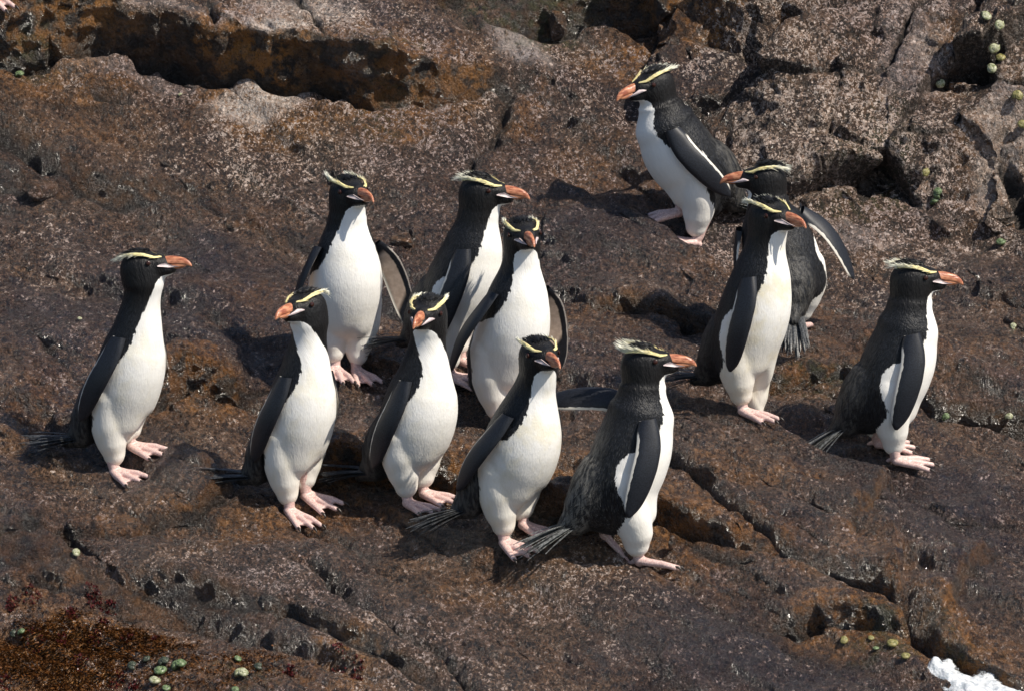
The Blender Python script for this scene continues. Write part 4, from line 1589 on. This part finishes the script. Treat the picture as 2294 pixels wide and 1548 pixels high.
SM = dict(pale=snail_mat('shell_pale', (.20, .22, .10), (.46, .46, .32), (.08, .09, .04)),
          yellow=snail_mat('shell_yellow', (.14, .14, .045), (.32, .28, .11), (.06, .055, .025)),
          green=snail_mat('shell_green', (.035, .06, .025), (.13, .20, .08), (.36, .38, .25)),
          dark=snail_mat('shell_dark', (.015, .018, .015), (.045, .06, .035), (.16, .17, .12)))
SV, SF = snail_mesh()
SME = {k_: mesh_np('snail_shell', np.array(SV), SF, m_, link=False) for k_, m_ in SM.items()}
SNAILS = [
    (2205, 35, 1.05, 'pale', 'large pale shell, upper of the two side by side at the top right'),
    (2232, 47, 1.0, 'pale', 'pale shell touching the topmost one at the upper right'),
    (2222, 98, 1.05, 'pale', 'cream shell at the top of the group of three on the right boulder'),
    (2243, 130, 1.05, 'yellow', 'olive yellow shell in the middle of the group of three on the boulder'),
    (2225, 150, .95, 'pale', 'pale shell lowest of the group of three on the right boulder'),
    (2105, 178, .75, 'pale', 'small cream shell alone below the dark patch of the boulder'),
    (2280, 208, .9, 'yellow', 'yellow brown shell near the right edge above the diagonal crack'),
    (2290, 275, .85, 'yellow', 'yellow shell cut by the right edge beside the diagonal crack'),
    (2068, 378, .85, 'yellow', 'mottled yellow shell sitting inside the dark crevice of the boulder'),
    (2105, 425, .95, 'green', 'round green shell, upper of the pair under the crevice'),
    (2098, 449, .80, 'green', 'smaller dark green shell, lower of the pair under the crevice'),
    (2243, 540, .85, 'green', 'green and white shell at the foot of the boulder by the right edge'),
    (2120, 925, .65, 'green', 'small green shell in front of the low wet ledge at the right'),
    (2262, 926, .65, 'pale', 'small pale shell on the low wet ledge near the right edge'),
    (2270, 725, .6, 'pale', 'tiny pale shell on bare rock at the right edge'),
    (45, 165, .75, 'green', 'dull green shell in the shadow under the left end of the ledge'),
    (405, 208, .35, 'pale', 'tiny pale green shell on the rock below the long ledge'),
    (178, 710, .38, 'pale', 'small whitish shell behind the leftmost penguin'),
    (165, 1233, .8, 'pale', 'large pale green shell in the thin crack at the lower left'),
    (52, 1411, .6, 'green', 'small light green shell near the left edge among ochre weed'),
    (34, 1412, .6, 'dark', 'small dark shell touching the light green one near the left edge'),
    (333, 1475, .75, 'dark', 'dark shell at the top of the lower left cluster'),
    (298, 1488, .75, 'dark', 'dark shell at the left end of the lower left cluster'),
    (370, 1478, .9, 'dark', 'olive dark shell right of the topmost one in the lower left cluster'),
    (405, 1490, 1.05, 'green', 'largest bright green and white shell at the right of the lower left cluster'),
    (360, 1502, 1.0, 'green', 'green shell in the middle of the lower left cluster'),
    (345, 1522, .85, 'pale', 'pale shell low in the lower left cluster'),
    (371, 1537, .65, 'green', 'smallest green shell at the bottom of the lower left cluster'),
    (528, 1473, .7, 'green', 'narrow green shell standing alone above the pale one, bottom left'),
    (580, 1491, .8, 'dark', 'dark shell right of the pale one at the bottom left'),
    (542, 1507, .95, 'pale', 'pale tan shell between the cluster and the dark shell at the bottom'),
    (527, 1542, .7, 'green', 'bright green shell cut by the bottom edge of the picture'),
    (1890, 1428, .6, 'yellow', 'small yellow green shell left of the wedge foot at the lower right'),
    (1950, 1425, .55, 'yellow', 'tiny olive shell directly under the ochre wedge'),
    (1998, 1440, .9, 'yellow', 'largest olive shell under the ochre wedge at the lower right'),
    (2028, 1468, .8, 'yellow', 'striped yellow shell lowest beside the dark hole at the lower right'),
    (1962, 1450, .5, 'green', 'tiny green shell below the olive one at the lower right'),
]
for (px, py, s_, kd, lab) in SNAILS:
    loc, nor = ground_px(px, py + 8)
    o = bpy.data.objects.new('sea_snail', SME[kd])
    COL.objects.link(o)
    up = (nor * .8 + Vector((0, -.25, .5))).normalized()
    q = up.to_track_quat('Z', 'Y')
    o.rotation_mode = 'QUATERNION'
    o.rotation_quaternion = q @ Matrix.Rotation(random.uniform(0, 6.28), 4, 'Z').to_quaternion()
    o.location = loc + nor * .003
    k_ = s_ * random.uniform(.76, .88)
    o.scale = (k_, k_ * random.uniform(.85, 1.1), k_ * .85)
    o['label'] = lab
    o['category'] = 'sea snail'
    o['group'] = 'sea snails clinging to the rock'

# ------------------------------------------------------------------ weed
MRED = simple_mat('red_weed', (.045, .008, .008), .3, 300, .5, second=(.11, .018, .016))
MALG = simple_mat('brown_weed', (.07, .028, .006), .3, 60, .6, second=(.19, .075, .022))


def tuft(px, py, r, n, ln, mat, name, rng):
    loc, nor = ground_px(px, py)
    V, F = [], []
    for i in range(n):
        a, q = rng.random() * 6.283, math.sqrt(rng.random()) * r
        x_, y_ = q * math.cos(a), q * math.sin(a) * 1.5
        z_ = ground_z(loc.x + x_, loc.y + y_) - loc.z
        d = np.array([.8 * rng.normal() * .5, -.55 + .3 * rng.normal(), -.15 + .55 * rng.random()])
        d /= np.linalg.norm(d)
        L = ln * (.5 + rng.random())
        sd = norm(np.cross(d, rng.normal(size=3)))
        w_ = .0018 + .0016 * rng.random()
        p = np.array([x_, y_, z_ - .001])
        o = len(V)
        up = np.array([0, 0, .4 * L])
        V += [p - sd * w_, p + sd * w_, p + d * L * .5 + up + sd * w_ * 1.2, p + d * L * .5 + up - sd * w_ * 1.2, p + d * L + sd * w_ * .3, p + d * L - sd * w_ * .3]
        F += [(o, o + 1, o + 2, o + 3), (o + 3, o + 2, o + 4, o + 5)]
    ob = mesh_np(name, np.array(V), F, mat)
    ob.location = loc
    return ob


rgt = np.random.default_rng(77)
for (px, py, r) in [(70, 1335, .022), (28, 1350, .016), (210, 1322, .020), (212, 1350, .020), (230, 1395, .014), (285, 1422, .016), (350, 1428, .010), (212, 1428, .018), (80, 1432, .022), (248, 1375, .012),
                    (180, 1475, .018), (262, 1525, .018), (300, 1538, .014), (760, 1500, .020), (800, 1512, .016), (10, 1530, .02), (160, 1372, .012), (650, 1508, .012), (140, 1430, .012)]:
    o = tuft(px, py, r, 60, .0065, MRED, 'seaweed_tuft', rgt)
    o['label'] = 'small dark red tuft of seaweed on the ochre rock along the bottom left'
    o['category'] = 'seaweed'
    o['group'] = 'red seaweed tufts at the lower left'

# ochre weed carpet: one mass nobody could count
V, F = [], []
alg = mask([b_ for b_ in RUST if b_[5] >= .7 and b_[1] > 1350 and b_[0] < 1000]).reshape(-1)
cand = np.where((alg > .3) & (Nf[:, 2] > -.2))[0]
pick = RNG.choice(cand, 15000, p=(alg[cand] ** 4) / (alg[cand] ** 4).sum())
d = RNG.normal(size=(15000, 3)) * [.45, .25, .2] + [0, -.75, -.05]
d = norm(d + Nf[pick] * .30)
L = .005 + .007 * RNG.random((15000, 1))
sd = norm(np.cross(d, RNG.normal(size=(15000, 3))))
w_ = .0012 + .0018 * RNG.random((15000, 1))
p0 = Pf[pick] + RNG.normal(size=(15000, 3)) * [.002, .002, 0]
V = np.stack([p0 - sd * w_, p0 + sd * w_, p0 + d * L + Nf[pick] * .002], 1).reshape(-1, 3)
o = mesh_np('brown_seaweed', V, np.arange(45000).reshape(-1, 3), MALG, smooth=False)
o['kind'] = 'stuff'
o['label'] = 'low ochre brown seaweed covering the wet rock at the lower left'
o['category'] = 'seaweed'

# ------------------------------------------------------------------ sea foam running up the gully, and the sea below
m, nt, b = new_mat('foam')
k = NB(nt)
co = k.n('TexCoord').outputs['Object']
b1 = k.voro(co, 160)
b2 = k.noise(co, 60, 4, .6)
k.setin(b.inputs['Base Color'], k.mix(k.rng(b2, .35, .6), (.42, .46, .50), (.74, .76, .78)))
dp = k.math('ADD', k.attr('depth').outputs['Fac'], k.math('MULTIPLY', k.math('SUBTRACT', k.noise(co, 90, 4, .65), .5), .05))
k.setin(b.inputs['Alpha'], k.rng(dp, .002, .016))
b.inputs['Roughness'].default_value = .35
b.inputs['Subsurface Weight'].default_value = .3
b.inputs['Subsurface Radius'].default_value = (.01, .01, .012)
bp = k.n('Bump')
bp.inputs['Strength'].default_value = .5
bp.inputs['Distance'].default_value = .003
k.link(k.math('ADD', b1, b2), bp.inputs['Height'])
k.link(bp.outputs[0], b.inputs['Normal'])
MFOAM = m
poly = np.array([tuple(ground_px(*q)[0])[:2] for q in [(2070, 1480), (2120, 1468), (2180, 1480), (2220, 1502), (2300, 1515), (2420, 1530), (2460, 1640), (2280, 1660), (2150, 1590), (2110, 1540), (2075, 1506)]])


def in_poly(X, Y, Q):
    c = np.zeros(X.shape, bool)
    for i in range(len(Q)):
        a, b_ = Q[i], Q[i - 1]
        c ^= ((a[1] > Y) != (b_[1] > Y)) & (X < (b_[0] - a[0]) * (Y - a[1]) / (b_[1] - a[1] + 1e-12) + a[0])
    return c


gx = np.arange(poly[:, 0].min() - .05, min(poly[:, 0].max(), 1.75) + .05, .0055)
gy = np.arange(max(poly[:, 1].min(), -2.3) - .05, poly[:, 1].max() + .05, .0075)
GX, GY = np.meshgrid(gx, gy, indexing='ij')
closed = np.vstack([poly, poly[:1]])
dd, _, _ = poly_dist(GX, GY, closed)
inside = np.where(in_poly(GX, GY, poly), dd, -dd) + .016 * perlin(GX * 16, GY * 10, None, 91) + .006 * perlin(GX * 60, GY * 50, None, 92)
GZ = np.full(GX.shape, -9.0)
need = inside > -.012
for i, j in zip(*np.where(need)):
    GZ[i, j] = ground_z(GX[i, j], GY[i, j])
GZs = np.where(need, GZ, 0.0)
wt = need.astype(float)
for _ in range(14):                                  # the froth lies level over the small hollows of the rock
    a_, c_ = np.pad(GZs * wt, 1), np.pad(wt, 1)
    num = a_[2:, 1:-1] + a_[:-2, 1:-1] + a_[1:-1, 2:] + a_[1:-1, :-2] + a_[1:-1, 1:-1]
    den = c_[2:, 1:-1] + c_[:-2, 1:-1] + c_[1:-1, 2:] + c_[1:-1, :-2] + c_[1:-1, 1:-1]
    GZs = np.where(need, num / np.maximum(den, 1e-9), 0)
thick = .016 * sstep(inside, -.002, .03) * (1 + .5 * perlin(GX * 30, GY * 30, None, 93)) + .004 * perlin(GX * 90, GY * 90, None, 94)
hole = perlin(GX * 34, GY * 26, None, 95) + .6 * perlin(GX * 80, GY * 60, None, 96) > .56
ok = inside > -.006
A_ = np.stack([GX[need], GY[need], np.ones(need.sum())], -1)
cf = np.linalg.lstsq(A_, GZ[need], rcond=None)[0]
pln = GX * cf[0] + GY * cf[1] + cf[2]
edge = sstep(inside, .0, .035)
ZZ = pln + np.clip(GZs - pln, -.012, .016) + np.maximum(thick, 0) * edge + .010 * edge - .002
ok &= GZ > -8
vid = np.arange(GX.size).reshape(GX.shape)
qk = ok[:-1, :-1] & ok[1:, :-1] & ok[1:, 1:] & ok[:-1, 1:]
qs = np.stack([vid[:-1, :-1], vid[1:, :-1], vid[1:, 1:], vid[:-1, 1:]], -1)[qk]
us, iv = np.unique(qs, return_inverse=True)
foam_in = inside - .020 * hole * (inside < .05)
o = mesh_np('sea_foam', np.stack([GX, GY, ZZ], -1).reshape(-1, 3)[us], iv.reshape(-1, 4), MFOAM)
vattr(o.data, 'depth', foam_in.reshape(-1)[us], 'FLOAT')
o['kind'] = 'stuff'
o['label'] = 'white sea foam washing up the gully in the bottom right corner'
o['category'] = 'sea foam'

m, nt, b = new_mat('sea_water')
k = NB(nt)
b.inputs['Base Color'].default_value = (.010, .030, .036, 1)
b.inputs['Roughness'].default_value = .08
bp = k.n('Bump')
bp.inputs['Strength'].default_value = .6
bp.inputs['Distance'].default_value = .15
k.link(k.noise(k.n('TexCoord').outputs['Object'], 1.4, 6, .6), bp.inputs['Height'])
k.link(bp.outputs[0], b.inputs['Normal'])
zs = float(macro(np.array([1.2]), np.array([-2.6]))[0]) - .05
o = mesh_np('sea', [(-900, -900, zs), (900, -900, zs), (900, 200, zs), (-900, 200, zs)], [(0, 1, 2, 3)], m, smooth=False)
o['kind'] = 'structure'

# ------------------------------------------------------------------ a few loose stones
def stone(px, py, size, label, seed, sq=(1, 1, 1), sink=.3, rot=0):
    loc, nor = ground_px(px, py)
    rg = np.random.default_rng(seed)
    V, F = ball((0, 0, 0), (1, 1, 1), 40, 26)
    V = np.array(V)
    pl = norm(rg.normal(size=(14, 3)))
    dist = .62 + .25 * rg.random(14)
    pr = V @ pl.T
    sc2 = np.min(np.where(pr > .05, dist[None] / np.maximum(pr, .05), 9), axis=1)
    V = V * np.minimum(sc2, 1.05)[:, None]
    V = V * (1 + .05 * perlin(V[:, 0] * 3 + seed, V[:, 1] * 3, V[:, 2] * 3, 3)[:, None] + .03 * perlin(V[:, 0] * 9 + seed, V[:, 1] * 9, V[:, 2] * 9, 3)[:, None])
    V = V * np.array(sq) * size
    o = mesh_np('stone', V, F, MROCK)
    n_ = len(V)
    vattr(o.data, 'zones', np.tile([.25, .25, .4, 1], (n_, 1)))
    vattr(o.data, 'zones_two', np.tile([0, 0, .3, 1], (n_, 1)))
    vattr(o.data, 'crack', np.zeros(n_), 'FLOAT')
    o.location = loc + Vector((0, 0, size * sq[2] * (1 - sink) * .6))
    o.rotation_euler = (0, rot, rg.random() * 3)
    o['label'] = label
    o['category'] = 'stone'
    return o


stone(522, 512, .030, 'small dark pointed stone on the slope left of the back row', 4, (1.0, .6, .9), .3, .5)
stone(88, 432, .040, 'dark rounded knob of rock near the left edge', 6, (1.3, 1, .8), .5)
stone(1245, 70, .034, 'pale tan stone standing in the hollow at the top centre', 9, (1, .8, 1.5), .3)
stone(1505, 1228, .014, 'little dark stone beside the front foot of the striding penguin', 12, (.7, .7, 1.5), .2)
stone(900, 545, .035, 'low brown stone right of the penguin with its flipper held out', 15, (1.3, 1, .6), .5)
print('all done', time.time() - _T0)
